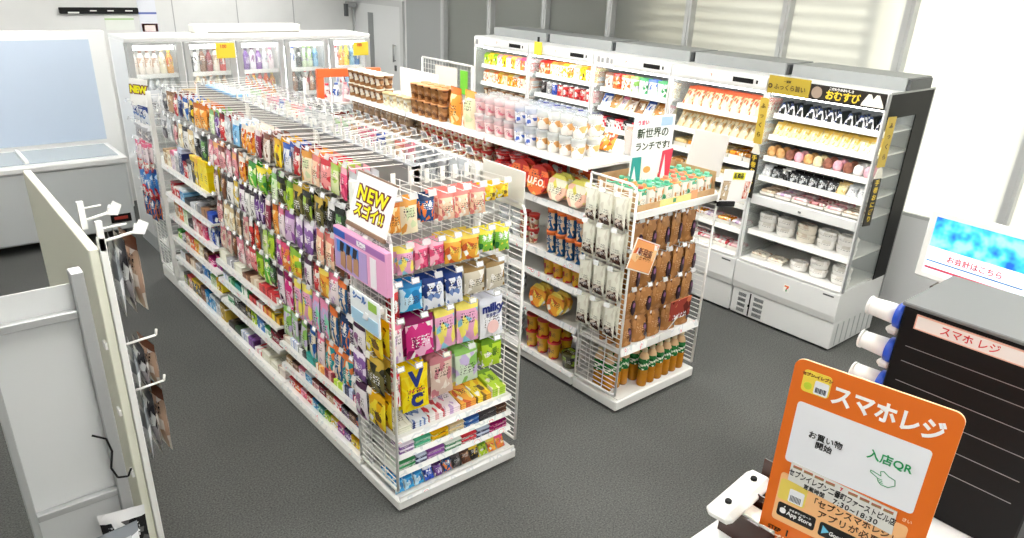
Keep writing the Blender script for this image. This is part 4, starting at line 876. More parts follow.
for i, y in enumerate((3.37, 3.19)):
    leaning('octagon', 'orange and yellow', .17, .05, y, .432, f'dark and orange noodle bowl on edge, {["farther", "nearer"][i]} of two on fifth shelf', 'octagonal_bowl', depthn=2)
stack('cup', 'yellow and red', .10, .125, .097, [3.22, 3.335, 3.45], (3.175, 3.285), 2, 'from right on floor shelf, near bay', noun='big noodle cup')
stack('bowl', 'dark olive', .13, .11, .097, [3.06], (3.18,), 1, 'with clear lid beside yellow cups', noun='noodle bowl')
for z, n, nm in ((.862, 3, 'third'), (.432, 4, 'fifth'), (.097, 4, 'floor')):
    for i, y in enumerate((3.66, 3.80)):
        lab = f'stack of clear lidded bowls on the {nm} shelf, {["nearer", "farther"][i]} of two'
        for q in range(n):
            o = obj('clear_bowl', product('clearcup', 'clear and white', .13, .062, .13), (3.20, y, z+q*.058)); tag(o, lab, 'bowl', lab)
# far end rack of the right gondola with the orange banner
o = thing('end_display_rack', 'white end rack with orange banner at the far end of right gondola', 'display', (3.25, 6.25, 0))
part(o, 'frame', B().path([(2.95, 6.05, 0), (2.95, 6.05, 1.42)], .012, WH).path([(3.55, 6.05, 0), (3.55, 6.05, 1.42)], .012, WH).path([(2.95, 6.42, 0), (2.95, 6.42, 1.6)], .012, WH).path([(3.55, 6.42, 0), (3.55, 6.42, 1.6)], .012, WH))
for z in (.3, .75, 1.13, 1.42): part(o, 'shelf', B().box(2.94, 3.56, 6.04, 6.43, z-.015, z, SHELFM))
part(o, 'base', base_box(B(), 2.94, 3.57, 6.03, 6.44, .12))
part(o, 'side_wire_panel', wire_panel(B(), 3.56, 6.05, 6.42, .15, 1.4, .05))
ob = lone('orange_banner', 'bright orange banner strip over the bottles on the far end rack', 'banner', B().rbox(-.31, .31, -.02, .02, 0, .07, mat('banner_orange', 'f0703c', .4), .004).box(-.31, -.25, -.015, .015, -.18, 0, mat('banner_orange', 'f0703c', .4)), (3.22, 6.08, 1.64), (0, .02, 0))
for i in range(6):
    put('bottle', ['white and red', 'white and blue', 'pale pink', 'light blue', 'white and red', 'white and blue'][i], .07, .165, .07, [(3.02+.09*i, 6.12, 1.421)], 0, f'{ORD[i]} from left under the orange banner')
for i in range(5):
    put('bag', 'pink and brown', .11, .2, .05, [(3.0+.12*i, 6.09, 1.14)], 0, f'{ORD[i]} from left on the far end rack', name='standing_pouch', noun='pouch')

# ------------------------------------------------------------------ chilled display cabinets along the windows
CAB = mat('cabinet_white', 'e4e5e4', .3); CABG = mat('cabinet_grey', 'b4b8b8', .4); INN = mat('cabinet_inner', 'a2a6a8', .5); TOPG = mat('cabinet_top_grey', '9a9e9e', .5)
LED = mat('led_strip', 'ffffff', .5, emit=5.5)
cx = 5.05
o7 = mat('logo_orange', 'f08030', .4); r7 = mat('logo_red', 'e03830', .4); g7 = mat('logo_green', '1f8a50', .4)
def logo7(b, y, z, s, x):
    """small striped numeral on a white plate, facing -X"""
    b.box(x-.0015, x, y-s*.6, y+s*.6, z-s*.65, z+s*.65, WH2)
    b.box(x-.003, x-.0015, y-s*.4, y+s*.4, z+s*.25, z+s*.5, o7)
    b.prism([(y-s*.4, z+s*.25), (y-s*.12, z+s*.25), (y+s*.1, z-s*.15), (y-s*.12, z-s*.15)], x-.003, x-.0015, r7, 'x')
    b.prism([(y-s*.12, z-s*.15), (y+s*.1, z-s*.15), (y+s*.1, z-s*.55), (y-s*.12, z-s*.55)], x-.003, x-.0015, g7, 'x')
def cabinet(k, y0, nm, shelves, label):
    y1 = y0+.894; o = thing('chilled_display_cabinet', label, 'refrigerator', (5.4, y0+.45, 0))
    part(o, 'base_cabinet', B().rbox(cx+.01, 5.72, y0+.004, y1-.004, .02, .235, CAB, .006).box(cx+.06, 5.7, y0+.02, y1-.02, 0, .02, BLACK))
    b = B().prism([(cx, .245), (cx-.012, .30), (cx-.012, .47), (cx+.03, .49), (5.72, .49), (5.72, .245)], y0+.002, y1-.002, CAB, 'y'); part(o, 'lower_tank', b)
    part(o, 'tank_lip', B().rbox(cx-.012, cx+.06, y0+.02, y1-.02, .487, .503, WH2, .004))
    b = B(); logo7(b, y0+.42, .385, .045, cx-.012); b.box(cx-.0135, cx-.012, y0+.045, y0+.13, .44, .452, DGREY); part(o, 'front_badge', b)
    part(o, 'back_panel', B().box(5.62, 5.72, y0+.004, y1-.004, .49, 1.80, INN))
    part(o, 'deck', B().box(cx+.06, 5.62, y0+.02, y1-.02, .485, .50, SHELFM))
    b = B().prism([(cx+.01, 1.80), (cx, 1.83), (cx, 1.895), (cx+.03, 1.905), (5.72, 1.905), (5.72, 1.80)], y0+.002, y1-.002, CAB, 'y'); part(o, 'canopy', b)
    part(o, 'light_strip', B().box(cx+.03, cx+.06, y0+.03, y1-.03, 1.785, 1.80, LED))
    if k != 0:
        b = B().box(cx-.002, cx, y0+.12, y0+.30, 1.84, 1.875, BLACK).box(cx-.002, cx, y0+.08, y0+.095, 1.845, 1.87, BLACK); part(o, 'display_window', b)
        b = B(); logo7(b, y0+.50, 1.862, .022, cx); part(o, 'canopy_badge', b)
    # side walls: framed glass
    for yy, s in ((y0+.006, -1), (y1-.012, 1)):
        sp = part(o, 'side_panel', B().box(cx+.0, cx+.018, yy-.004, yy+.010, .49, 1.80, CAB).box(cx+.018, 5.62, yy-.002, yy+.002, .49, 1.80, GLASS))
    hs = B().prism([(5.30, 1.905), (5.30, 1.99), (5.68, 1.99), (5.70, 1.97), (5.70, 1.905)], y0+.02, y1-.03, TOPG, 'y').box(5.32, 5.66, y0, y0+.02, 1.91, 1.98, DGREY); part(o, 'compressor_housing', hs)
    for (z, xf) in shelves:
        s = part(o, 'shelf', B().box(xf, 5.62, y0+.02, y1-.02, z-.012, z, SHELFM))
        part(o, 'price_rail', B().prism([(xf-.012, z-.034), (xf-.006, z-.034), (xf+.004, z+.004), (xf-.002, z+.004)], y0+.025, y1-.025, WH2, 'y'), s)
    return o
ys = [2.180+.9007*i for i in range(5)]
CBL = ['first', 'second', 'third', 'fourth', 'fifth']
K0 = cabinet(0, ys[0], 'rice ball', [(1.64, 5.17), (1.48, 5.15), (1.32, 5.13), (1.17, 5.11), (1.02, 5.09), (.735, 5.10)], 'chilled cabinet with black rice ball banner and black side, nearest the counter')
K1 = cabinet(1, ys[1], 'pastry', [(1.585, 5.15), (1.40, 5.14), (1.235, 5.13), (1.07, 5.12), (.9, 5.12), (.70, 5.11)], 'white chilled cabinet with tilted orange pouches, second from the counter')
K2 = cabinet(2, ys[2], 'sandwich', [(1.60, 5.15), (1.43, 5.14), (1.25, 5.13), (1.05, 5.12), (.8, 5.12)], 'white chilled cabinet with salads and sandwiches, in the middle of five')
K3 = cabinet(3, ys[3], 'drinks', [(1.62, 5.15), (1.43, 5.14), (1.25, 5.13), (1.05, 5.12)], 'white chilled cabinet with red and blue cans, fourth from the counter')
K4 = cabinet(4, ys[4], 'juice', [(1.61, 5.15), (1.43, 5.14), (1.25, 5.13), (1.05, 5.12)], 'white chilled cabinet with bright juice packs, farthest from the counter')
# vent grille, shelf front and banner of the nearest cabinet
y0 = ys[0]
b = B()
for c_, (ya, yb) in enumerate(((y0+.76, y0+.83), (y0+.60, y0+.685))):
    b = B()
    for r in range(4):
        for q in range(5): b.box(cx+.0075, cx+.01, ya, yb, .045+r*.045+q*.006, .048+r*.045+q*.006, mat('vent_dark', '6a6e70', .6))
    part(K0, 'vent_grille', b)
b = B().box(cx+.0065, cx+.01, y0+.715, y0+.725, .03, .225, BLACK).rbox(cx-.005, cx+.01, y0+.712, y0+.728, .11, .13, BLACK, .003); part(K0, 'vent_latch', b)
part(K0, 'wide_shelf_front', B().rbox(5.055, 5.09, y0+.02, y0+.874, .955, 1.03, CAB, .006).lathe([(.012, 0), (.012, .008)], GREYM, 10, c=(5.05, y0+.45, .985)))
b = B(); yy = y0-.001
b.box(cx+.02, 5.72, yy-.004, yy+.002, 1.74, 1.90, BLACK).prism([(5.52, .49), (5.72, .49), (5.72, 1.74), (5.52, 1.74)], yy-.004, yy+.002, BLACK, 'y')
part(K0, 'black_side', b)
part(K0, 'side_trim', B().box(cx-.004, cx+.02, yy-.006, yy+.004, .49, 1.905, GREYM).box(cx+.02, 5.72, yy-.006, yy+.002, 1.90, 1.912, GREYM).box(5.72, 5.735, yy-.006, yy+.002, .3, 1.912, GREYM))
b = B()
for q in range(7): b.box(5.12+.085*q, 5.13+.085*q, y0, y0+.003, .04, .22, CABG)
part(K0, 'side_ribs', b)
o = thing('banner_sign', 'black banner with gold rice ball lettering over the nearest chilled cabinet', 'sign', (cx-.012, y0+.31, 1.80), (0, 0, -PI/2))
obj('banner_board', B().rbox(-.24, .30, -.006, .006, 0, .105, mat('banner_black', '1c1814', .3), .003).mesh('banner_board'), parent=o)
gold = mat('ink_gold', 'e8c83c', .35)
letter(o, 'おむすび', .066, gold, .005, -.008, .043, .002, sx=.95); letter(o, 'こだわりのおいしさ', .02, whi, -.01, -.008, .088, .0005)
b = B(); ricep = mat('print_rice', 'dcd8cc', .5)
for xx in (.19, .245): b.prism([(xx-.05, .012), (xx+.05, .012), (xx+.045, .03), (xx+.01, .09), (xx-.01, .09), (xx-.045, .03)], -.0085-(xx-.19)*.02, -.006, ricep, 'y')
obj('rice_ball_print', b.mesh('rice_ball_print'), parent=o)
obj('round_print', B().prism([(-.185+.04*math.cos(t*PI/10), .052+.04*math.sin(t*PI/10)) for t in range(20)], -.008, -.006, mat('print_bowl', '9a8878', .5), 'y').mesh('round_print'), parent=o)
o = thing('gold_sign', 'gold plate sign at the left of the black rice ball banner', 'sign', (cx-.012, y0+.72, 1.80), (0, 0, -PI/2))
goldp = mat('gold_plate', 'b09a34', .35, .2)
obj('plate', B().rbox(-.165, .168, -.006, .006, 0, .125, goldp, .003).mesh('plate'), parent=o); letter(o, '◎ ふっくら旨い', .042, mat('ink_darkgold', '4a3a10', .4), -.01, -.008, .05, .001); letter(o, '一番町', .02, mat('ink_darkgold', '4a3a10', .4), -.01, -.008, .092, .0005)
for nm, yv, fl, xx in (('left', y0+.885, -1, cx-.02), ('right', y0-.012, 1, cx+.02)):
    o = thing('vertical_banner', f'narrow gold and black vertical banner on the {nm} edge of nearest cabinet', 'sign', (xx, yv, 1.0), (0, 0, -PI/2 if nm == 'left' else -.2))
    if nm == 'left': w0, w1 = -.035, .035
    else: w0, w1 = .01, .09
    obj('gold_strip', B().rbox(w0, w1, -.004, .004, .42, .76, mat('gold_strip', 'c4a840', .4), .002).mesh('gold_strip'), parent=o)
    obj('black_strip', B().rbox(w0, w1, -.004, .004, 0, .34, mat('banner_black', '1c1814', .3), .002).mesh('black_strip'), parent=o)
    m_ = (w0+w1)/2
    b = B().prism([(w0, .345), (w1, .345), (m_+.02, .41), (m_+.005, .42), (m_-.02, .41)], -.005, .003, ricep, 'y'); obj('rice_ball_print', b.mesh('rice_ball_print'), parent=o)
    for q, ch in enumerate('手巻おにぎり'): letter(o, ch, .045, gold, m_, -.006, .31-q*.052, .001)
    for q, ch in enumerate('ふっくら'): letter(o, ch, .04, mat('ink_darkgold', '4a3a10', .4), m_, -.006, .70-q*.07, .001)
def fill(k, kind, looks, w, h, d, z, xf, n, where, gap=.0, noun=None, name=None, a=.03, tilt=0, deep=2, ztilt=0):
    y = ys[k]+a+w/2
    for i in range(n):
        look = looks[i % len(looks)]
        put(kind, look, w-.004, h, d, [(xf+.012+d/2+q*(d+.006), y+i*(w+gap), z+.001) for q in range(deep)], -PI/2+ztilt*random.uniform(-1, 1), f'{ORD[i] if i < 12 else str(i+1)+"th"} from right, {where}', noun=noun, name=name, tilt=tilt, seed=i % 2)
CN = ['nearest cabinet', 'second cabinet', 'middle cabinet', 'fourth cabinet', 'farthest cabinet']
LOOK['wrapped rice ball'] = ('e8e8ea', '2c3a5c', 'f4f4f4'); LOOK['yellow wrapped'] = ('f8e8a8', 'f0c860', 'fdf8e8')
LOOK['plum roll'] = ('c86c74', 'a84c54', 'e8a0a0'); LOOK['toasted'] = ('c88c4c', 'a86c34', 'e8c088'); LOOK['chocolate'] = ('7a4a3c', '5a3024', 'a8705c')
LOOK['custard'] = ('ecd8a0', 'd8b878', 'f8ecc8'); LOOK['rose'] = ('f09cb0', 'e07890', 'f8c8d0'); LOOK['dark wrapped'] = ('3a3c40', '18181a', 'b8bcc0')
LOOK['cream lidded'] = ('ece4d4', '9a7460', 'dccdb8'); LOOK['white lidded'] = ('eeece8', 'b09a8c', 'dcd8d0')
fill(0, 'onigiri', ['wrapped rice ball'], .075, .085, .04, 1.64, 5.17, 11, f'top shelf, {CN[0]}', noun='onigiri', ztilt=.3, deep=3)
fill(0, 'sandwich', ['yellow wrapped'], .075, .095, .07, 1.48, 5.15, 11, f'second shelf, {CN[0]}', noun='sandwich', ztilt=.1, deep=2)
fill(0, 'bun', ['rose', 'clear and white', 'chocolate', 'rose', 'chocolate', 'custard', 'toasted', 'rose', 'chocolate', 'toasted', 'toasted'], .077, .075, .075, 1.32, 5.13, 11, f'third shelf, {CN[0]}', noun='bun', deep=2)
fill(0, 'bag', ['clear and white', 'clear and white', 'custard', 'dark wrapped', 'dark wrapped', 'dark wrapped', 'dark wrapped', 'dark wrapped', 'black and white', 'dark wrapped', 'clear and white'], .077, .085, .045, 1.17, 5.11, 11, f'fourth shelf, {CN[0]}', noun='wrapped roll', name='wrapped_roll', tilt=-.5, deep=2)
fill(0, 'tray', ['cream lidded', 'pale pink', 'pink and brown', 'pale pink', 'white and pink', 'beige'], .135, .04, .12, 1.032, 5.09, 6, f'wide shelf, {CN[0]}', noun='food tray', deep=2)
for i, (yy, n, lw) in enumerate([(.06, 2, 'white lidded'), (.215, 2, 'white lidded'), (.385, 2, 'cream lidded'), (.56, 2, 'white lidded'), (.72, 2, 'white lidded')]):
    for q in range(n):
        put('tub', lw, .155, .07, .12, [(5.20, ys[0]+yy+.05, .737+q*.066)], -PI/2, f'{["lower", "upper"][q]} of {ORD[i]} pair from right, middle shelf, nearest cabinet', noun='tub')
for i, (yy, n, kd) in enumerate([(.10, 2, 'tub'), (.28, 2, 'tub'), (.44, 1, 'tub'), (.62, 1, 'tray'), (.77, 1, 'tray')]):
    for q in range(n):
        put(kd, 'white lidded' if kd == 'tub' else 'cream lidded', .145, .07 if kd == 'tub' else .04, .125, [(5.20, ys[0]+yy, .502+q*.066)], -PI/2, f'{["lower", "upper"][q]+" " if n > 1 else ""}{ORD[i]} from right, bottom deck, nearest cabinet', noun='tub' if kd == 'tub' else 'tray')
# second cabinet
LOOK['orange pouch'] = ('f4d8a8', 'e8704c', 'f8e8c8'); LOOK['cream pouch'] = ('f0e0b8', 'e0b070', 'faf2dc')
fill(1, 'bag', ['orange pouch'], .092, .16, .04, 1.585, 5.16, 9, f'top shelf, {CN[1]}', noun='prepared dish', name='dish_pouch', tilt=-.55, deep=3)
fill(1, 'bag', ['cream pouch'], .077, .15, .035, 1.40, 5.15, 11, f'second shelf, {CN[1]}', noun='prepared dish', name='dish_pouch', tilt=-.55, deep=3)
fill(1, 'tray', ['toasted', 'orange and white', 'custard'], .14, .06, .14, 1.235, 5.14, 6, f'third shelf, {CN[1]}', noun='pastry tray', deep=2)
fill(1, 'tray', ['custard', 'toasted'], .14, .06, .14, 1.07, 5.13, 6, f'fourth shelf, {CN[1]}', noun='pastry tray', deep=1)
fill(1, 'tray', ['cream', 'pale pink'], .14, .05, .14, .90, 5.13, 6, f'fifth shelf, {CN[1]}', noun='dish tray', deep=1)
fill(1, 'tray', ['white and pink', 'orange and white'], .14, .05, .14, .70, 5.12, 6, f'sixth shelf, {CN[1]}', noun='dish tray', deep=1)
fill(1, 'tray', ['pale pink', 'white and red'], .14, .05, .14, .502, 5.12, 6, f'bottom deck, {CN[1]}', noun='dish tray', deep=1)
fill(2, 'gusset', ['cream', 'white and green', 'white and blue', 'white and green', 'clear and green', 'white and orange', 'orange and red', 'white and brown'], .105, .13, .05, 1.60, 5.16, 8, f'top shelf, {CN[2]}', noun='salad pouch', name='salad_pouch', deep=2)
fill(2, 'sandwich', ['white and pink', 'toasted', 'white and blue', 'brown and cream', 'white and brown'], .105, .11, .08, 1.43, 5.15, 8, f'second shelf, {CN[2]}', noun='sandwich', deep=1, ztilt=.4)
fill(2, 'carton', ['white and dark', 'white and red'], .105, .09, .08, 1.25, 5.14, 8, f'third shelf, {CN[2]}', noun='small pack', deep=1)
fill(2, 'tub', ['white and pink', 'cream lidded'], .12, .08, .12, 1.05, 5.13, 7, f'fourth shelf, {CN[2]}', noun='tub', deep=1)
fill(3, 'gable', ['orange and yellow', 'white and orange', 'yellow', 'cream', 'orange and white', 'white and yellow', 'white and orange', 'cream and orange', 'orange and red', 'brown and red'], .083, .125, .07, 1.62, 5.16, 10, f'top shelf, {CN[3]}', noun='juice carton', deep=2)
fill(3, 'can', ['pink and red', 'red and white', 'red', 'red and white', 'red', 'red and white', 'red', 'blue and white', 'grey and white', 'black'], .08, .125, .08, 1.43, 5.15, 10, f'second shelf, {CN[3]}', noun='can', deep=2)
LOOK['deep blue'] = ('1c30a8', 'd0d8f0', '10207c')
fill(3, 'can', ['deep blue'], .083, .12, .08, 1.25, 5.14, 10, f'third shelf, {CN[3]}', noun='can', deep=2)
fill(4, 'gable', ['red and white', 'white and pink', 'orange and pink', 'pale pink', 'orange and yellow', 'white and pink', 'yellow', 'pale pink', 'lime', 'yellow', 'lime'], .076, .12, .06, 1.61, 5.16, 11, f'top shelf, {CN[4]}', noun='juice carton', deep=2)
fill(4, 'gable', ['white and orange', 'cream', 'white and orange', 'orange and white', 'orange and yellow', 'cream and orange', 'orange and yellow'], .083, .12, .07, 1.43, 5.15, 10, f'second shelf, {CN[4]}', noun='juice carton', deep=2)
fill(4, 'cup', ['brown and cream', 'tan'], .076, .10, .07, 1.27, 5.14, 11, f'third shelf, {CN[4]}', noun='dessert cup', deep=1)
for nm, k, yo in (('fourth', 3, .62),):
    o = lone('yellow_tag', 'yellow hanging tag on a dark clip above the fourth chilled cabinet', 'tag', B().rbox(-.003, .003, -.055, .055, -.12, 0, mat('tag_yellow', 'f0d83c', .4), .001).box(-.004, .004, -.012, .012, 0, .045, BLACK), (5.035, 5.62, 1.93))
for i, y in enumerate((ys[2]+.80, ys[2]+.69)):
    o = thing('notice_card', f'small white notice with grey squares, {["left", "right"][i]} one on middle cabinet', 'card', (cx-.004, y, 1.79), (0, 0, -PI/2))
    obj('card', B().rbox(-.05, .05, -.002, .002, 0, .11, mat('notice_white', 'ecece8', .5), .001).box(-.04, -.005, -.003, -.002, .04, .09, GREYM).box(.01, .04, -.003, -.002, .04, .08, GREYM).mesh('card'), parent=o)
o = thing('notice_card', 'small white notice on the upper left corner of the farthest cabinet', 'card', (cx-.004, ys[4]+.80, 1.79), (0, 0, -PI/2))
obj('card', B().rbox(-.08, .08, -.002, .002, 0, .1, mat('notice_white', 'ecece8', .5), .001).box(-.06, -.01, -.003, -.002, .03, .08, GREYM).mesh('card'), parent=o)

# wire rack beyond the cabinets
o = thing('wire_display_rack', 'white wire grid rack with posters beyond the farthest chilled cabinet', 'rack', (5.1, 7.25, 0))
b = B().path([(5.1, 6.76, 0), (5.1, 6.76, 1.57), (5.1, 7.76, 1.57), (5.1, 7.76, 0)], .014, WH)
part(o, 'frame', b)
b = B()
for i in range(16): b.tube((5.1, 6.8+.06*i, .2), (5.1, 6.8+.06*i, 1.56), .003, WH, 4)
for i in range(22): b.tube((5.1, 6.77, .25+.06*i), (5.1, 7.75, .25+.06*i), .003, WH, 4)
part(o, 'grid', b)
b = B().box(4.9, 5.3, 6.80, 6.84, 0, .04, WH).box(4.9, 5.3, 7.70, 7.74, 0, .04, WH); part(o, 'foot', b)
lone('rack_poster', 'cream poster with brown product print hung on the wire grid rack', 'poster', B().rbox(-.002, .002, -.22, .22, 0, .30, pack('rack_poster', 'f0ece0', 'e8d8c8', 'a87868', header=.99, blob=3), .001), (5.085, 7.25, 1.22))
lone('green_poster', 'bright green narrow poster on the wire grid rack', 'poster', B().rbox(-.002, .002, -.07, .07, 0, .26, mat('poster_green', '7cd03c', .4), .001), (5.085, 6.90, 1.25))
for i in range(4):
    put('bag', ['navy and white', 'red and white', 'white and blue', 'light blue'][i], .14, .2, .06, [(4.98, 7.5-.17*i, 1.02)], -PI/2, f'{ORD[i]} on the wire grid rack')

# ------------------------------------------------------------------ tall drinks cooler along the back
lx0, ly = 1.665, 7.06; lx1 = 4.0; DW = (lx1-lx0)/5
o = thing('drinks_cooler', 'long white drinks cooler with five glass doors along the back', 'refrigerator', ((lx0+lx1)/2, 7.3, 0)); DC = o
fm = mat('door_frame_grey', 'b6b8b8', .4, .1); inw = mat('cooler_inner_white', 'f6f6f4', .5)
part(o, 'cooler_top', B().rbox(lx0, lx1, ly, 7.58, 1.87, 1.905, CAB, .006))
part(o, 'cooler_base', B().box(lx0, lx1, ly+.01, 7.58, 0, .14, CABG))
part(o, 'back_wall', B().box(lx0, lx1, 7.54, 7.58, .14, 1.87, inw))
part(o, 'side_wall', B().box(lx0, lx0+.04, ly+.03, 7.54, .14, 1.87, CAB)); part(o, 'side_wall', B().box(lx1-.04, lx1, ly+.03, 7.54, .14, 1.87, CAB))
for i in range(6):
    if 0 < i < 5: part(o, 'divider', B().box(lx0+DW*i-.015, lx0+DW*i+.015, ly+.05, 7.54, .14, 1.87, inw))
COOL = mat('cooler_lamp', 'ffffff', .5, emit=3.5)
SZ = [1.59, 1.36, 1.14, .9, .6, .3]
DN = ['first', 'second', 'third', 'fourth', 'fifth']
for i in range(5):
    a, e = lx0+DW*i+.008, lx0+DW*(i+1)-.008
    part(o, 'lamp_strip', B().box(a+.05, e-.05, ly+.06, ly+.08, 1.80, 1.835, COOL)); part(o, 'lamp_strip', B().box(a+.02, a+.035, ly+.06, ly+.075, .25, 1.8, COOL))
    for z in SZ:
        s = part(o, 'shelf', B().box(a+.02, e-.02, ly+.11, 7.53, z-.02, z, inw))
        part(o, 'price_rail', B().box(a+.02, e-.02, ly+.10, ly+.11, z-.032, z+.004, WH2), s)
    b = B()
    for (p, q, r_, t_) in ((a, a+.05, .16, 1.868), (e-.05, e, .16, 1.868)): b.rbox(p, q, ly-.01, ly+.025, r_, t_, fm, .006)
    b.rbox(a+.05, e-.05, ly-.01, ly+.025, 1.845, 1.868, fm, .006).rbox(a+.05, e-.05, ly-.01, ly+.025, .16, .23, fm, .006)
    d = part(o, 'door', b); part(o, 'door_glass', B().box(a+.05, e-.05, ly+.004, ly+.008, .23, 1.845, GLASS), d)
    part(o, 'door_handle', B().rbox(e-.05, e-.03, ly-.03, ly-.01, .8, 1.2, GREYM, .004), d)
BL = [
 (['white and brown', 'white and brown', 'white and brown', 'white and brown', 'cream', 'orange and yellow', 'black and white'], ['light blue', 'grey and white', 'clear and white', 'silver', 'clear and white', 'clear and white']),
 (['black and white', 'white and dark', 'brown', 'dark red', 'white and brown', 'red and white', 'orange and white'], ['orange and white', 'cream and orange', 'brown and cream', 'white and orange', 'cream', 'tan']),
 (['purple and white', 'purple', 'white and plum', 'purple and white', 'clear and white', 'white and pink', 'clear and white'], ['orange and red', 'orange and red', 'yellow and red', 'red', 'orange and red', 'orange and yellow', 'orange']),
 (['lime', 'white and blue', 'black and white', 'clear and green', 'clear and green', 'light blue', 'clear and white'], ['white and dark', 'brown', 'black and white', 'white and red', 'brown and red', 'brown']),
 (['orange and red', 'white and red', 'orange and yellow', 'yellow', 'light blue', 'blue', 'clear and white'], ['white and red', 'white and blue', 'white and red', 'light blue', 'white and blue', 'red and white'])]
for i in range(5):
    for r, z in enumerate(SZ[:3]):
        looks = BL[i][0] if r == 0 else BL[i][1] if r == 1 else (['white and dark', 'black and white'] if i == 3 else ['grey and white', 'clear and white'])
        n = 6
        for q in range(n):
            x = lx0+DW*i+.055+(DW-.11)/n*(q+.5)
            hh = (.19, .195, .17)[r]*random.uniform(.92, 1)
            put('bottle', looks[q % len(looks)], .062, hh*1.08, .062, [(x, ly+.15, z+.001)], 0, f'{ORD[q]} from left, {ROWN[r]} shelf, {DN[i]} cooler door', seed=0)
for i, (x, z) in enumerate(((2.50, 1.82), (3.88, 1.80))):
    o = thing('yellow_tag', f'yellow price tag with dark mark on the {["second", "fifth"][i]} cooler door', 'tag', (x, ly-.016, z))
    obj('tag_card', B().rbox(-.085, .085, -.002, .002, -.10, .03, mat('tag_yellow', 'f0d83c', .4), .001).mesh('tag_card'), parent=o); letter(o, '100', .04, redi, -.02, -.003, .0, .001)
lone('air_unit', 'cream louvred box on top of the long drinks cooler', 'box', B().rbox(-.52, .52, -.08, .08, 0, .075, mat('unit_cream', 'e2e0d4', .5), .01).box(-.40, .50, -.082, -.08, .0, .014, mat('unit_slot', '8a8880', .5)), (2.87, 7.45, 1.906))

# ------------------------------------------------------------------ chest freezer with its tall back panel
o = thing('chest_freezer', 'large white chest freezer with glass top and tall back panel at the left', 'freezer', (.95, 7.95, 0))
part(o, 'freezer_body', B().rbox(.05, 1.64, 7.63, 8.30, .09, .74, mat('freezer_grey', 'cfd3d4', .45), .015))
part(o, 'rim', B().rbox(.03, 1.66, 7.60, 8.32, .74, .80, CAB, .012))
part(o, 'glass_lid', B().box(.10, 1.60, 7.70, 8.26, .80, .808, clear('freezer_glass', 'dce8f0', .45, .05)).box(.84, .87, 7.70, 8.26, .808, .83, WH2))
part(o, 'tall_back_panel', B().rbox(.03, 1.80, 8.32, 8.42, .10, 1.87, CAB, .01))
part(o, 'panel_glass', B().box(.12, 1.65, 8.312, 8.32, .84, 1.79, mat('mirror_blue', 'c4d2e4', .25, .1)))
b = B()
for x in (.15, 1.52): b.lathe([(.035, -.02), (.04, -.01), (.04, .01), (.035, .02)], BLACK, 10, c=(x, 7.72, .045)); b.box(x-.03, x+.03, 7.69, 7.75, .06, .095, DGREY)
part(o, 'caster', b)
part(o, 'control_plate', B().box(1.42, 1.60, 7.622, 7.63, .17, .25, BLACK).box(1.45, 1.57, 7.62, 7.622, .20, .23, mat('plate_red', 'b83c30', .4)))

# posters and rack on the partition wall
o = thing('wall_file_rack', 'long black wall rack with white clips high on the partition wall', 'rack', (2.0, 8.88, 2.0))
part(o, 'rail', B().rbox(1.55, 2.28, 8.85, 8.90, 1.985, 2.045, BLACK, .006)); part(o, 'clip', B().box(1.62, 1.72, 8.845, 8.85, 1.99, 2.005, WH2).box(1.82, 1.88, 8.845, 8.85, 2.01, 2.02, WH2).box(1.98, 2.04, 8.845, 8.85, 2.01, 2.02, WH2).box(2.15, 2.22, 8.845, 8.85, 2.01, 2.02, WH2))
lone('wall_notice', 'white notice with a green line hanging below the black wall rack', 'notice', B().box(-.15, .13, -.004, 0, -.16, 0, mat('notice_pale', 'dfe3dd', .6)).box(-.15, .13, -.005, -.004, -.06, -.045, mat('line_green', 'a8c88c', .6)), (2.10, 8.896, 1.985))
lone('wall_poster', 'tall blue and white timetable poster beside the black wall rack', 'poster', B().box(-.09, .09, -.004, 0, -.26, .3, mat('poster_pale', 'd8dbe4', .6)).box(-.09, .09, -.005, -.004, -.02, .0, mat('poster_line_blue', '5c6cb0', .6)).box(-.09, .09, -.005, -.004, .14, .155, mat('poster_line_blue', '5c6cb0', .6)), (2.375, 8.896, 2.0))
lone('wall_label', 'small red framed label below the blue and white timetable poster', 'label', B().box(-.075, .085, -.004, 0, -.035, .045, mat('label_red', 'd86c64', .6)).box(-.05, .06, -.005, -.004, -.03, .03, mat('label_pale', 'ecd8d4', .6)), (2.375, 8.896, 1.84))

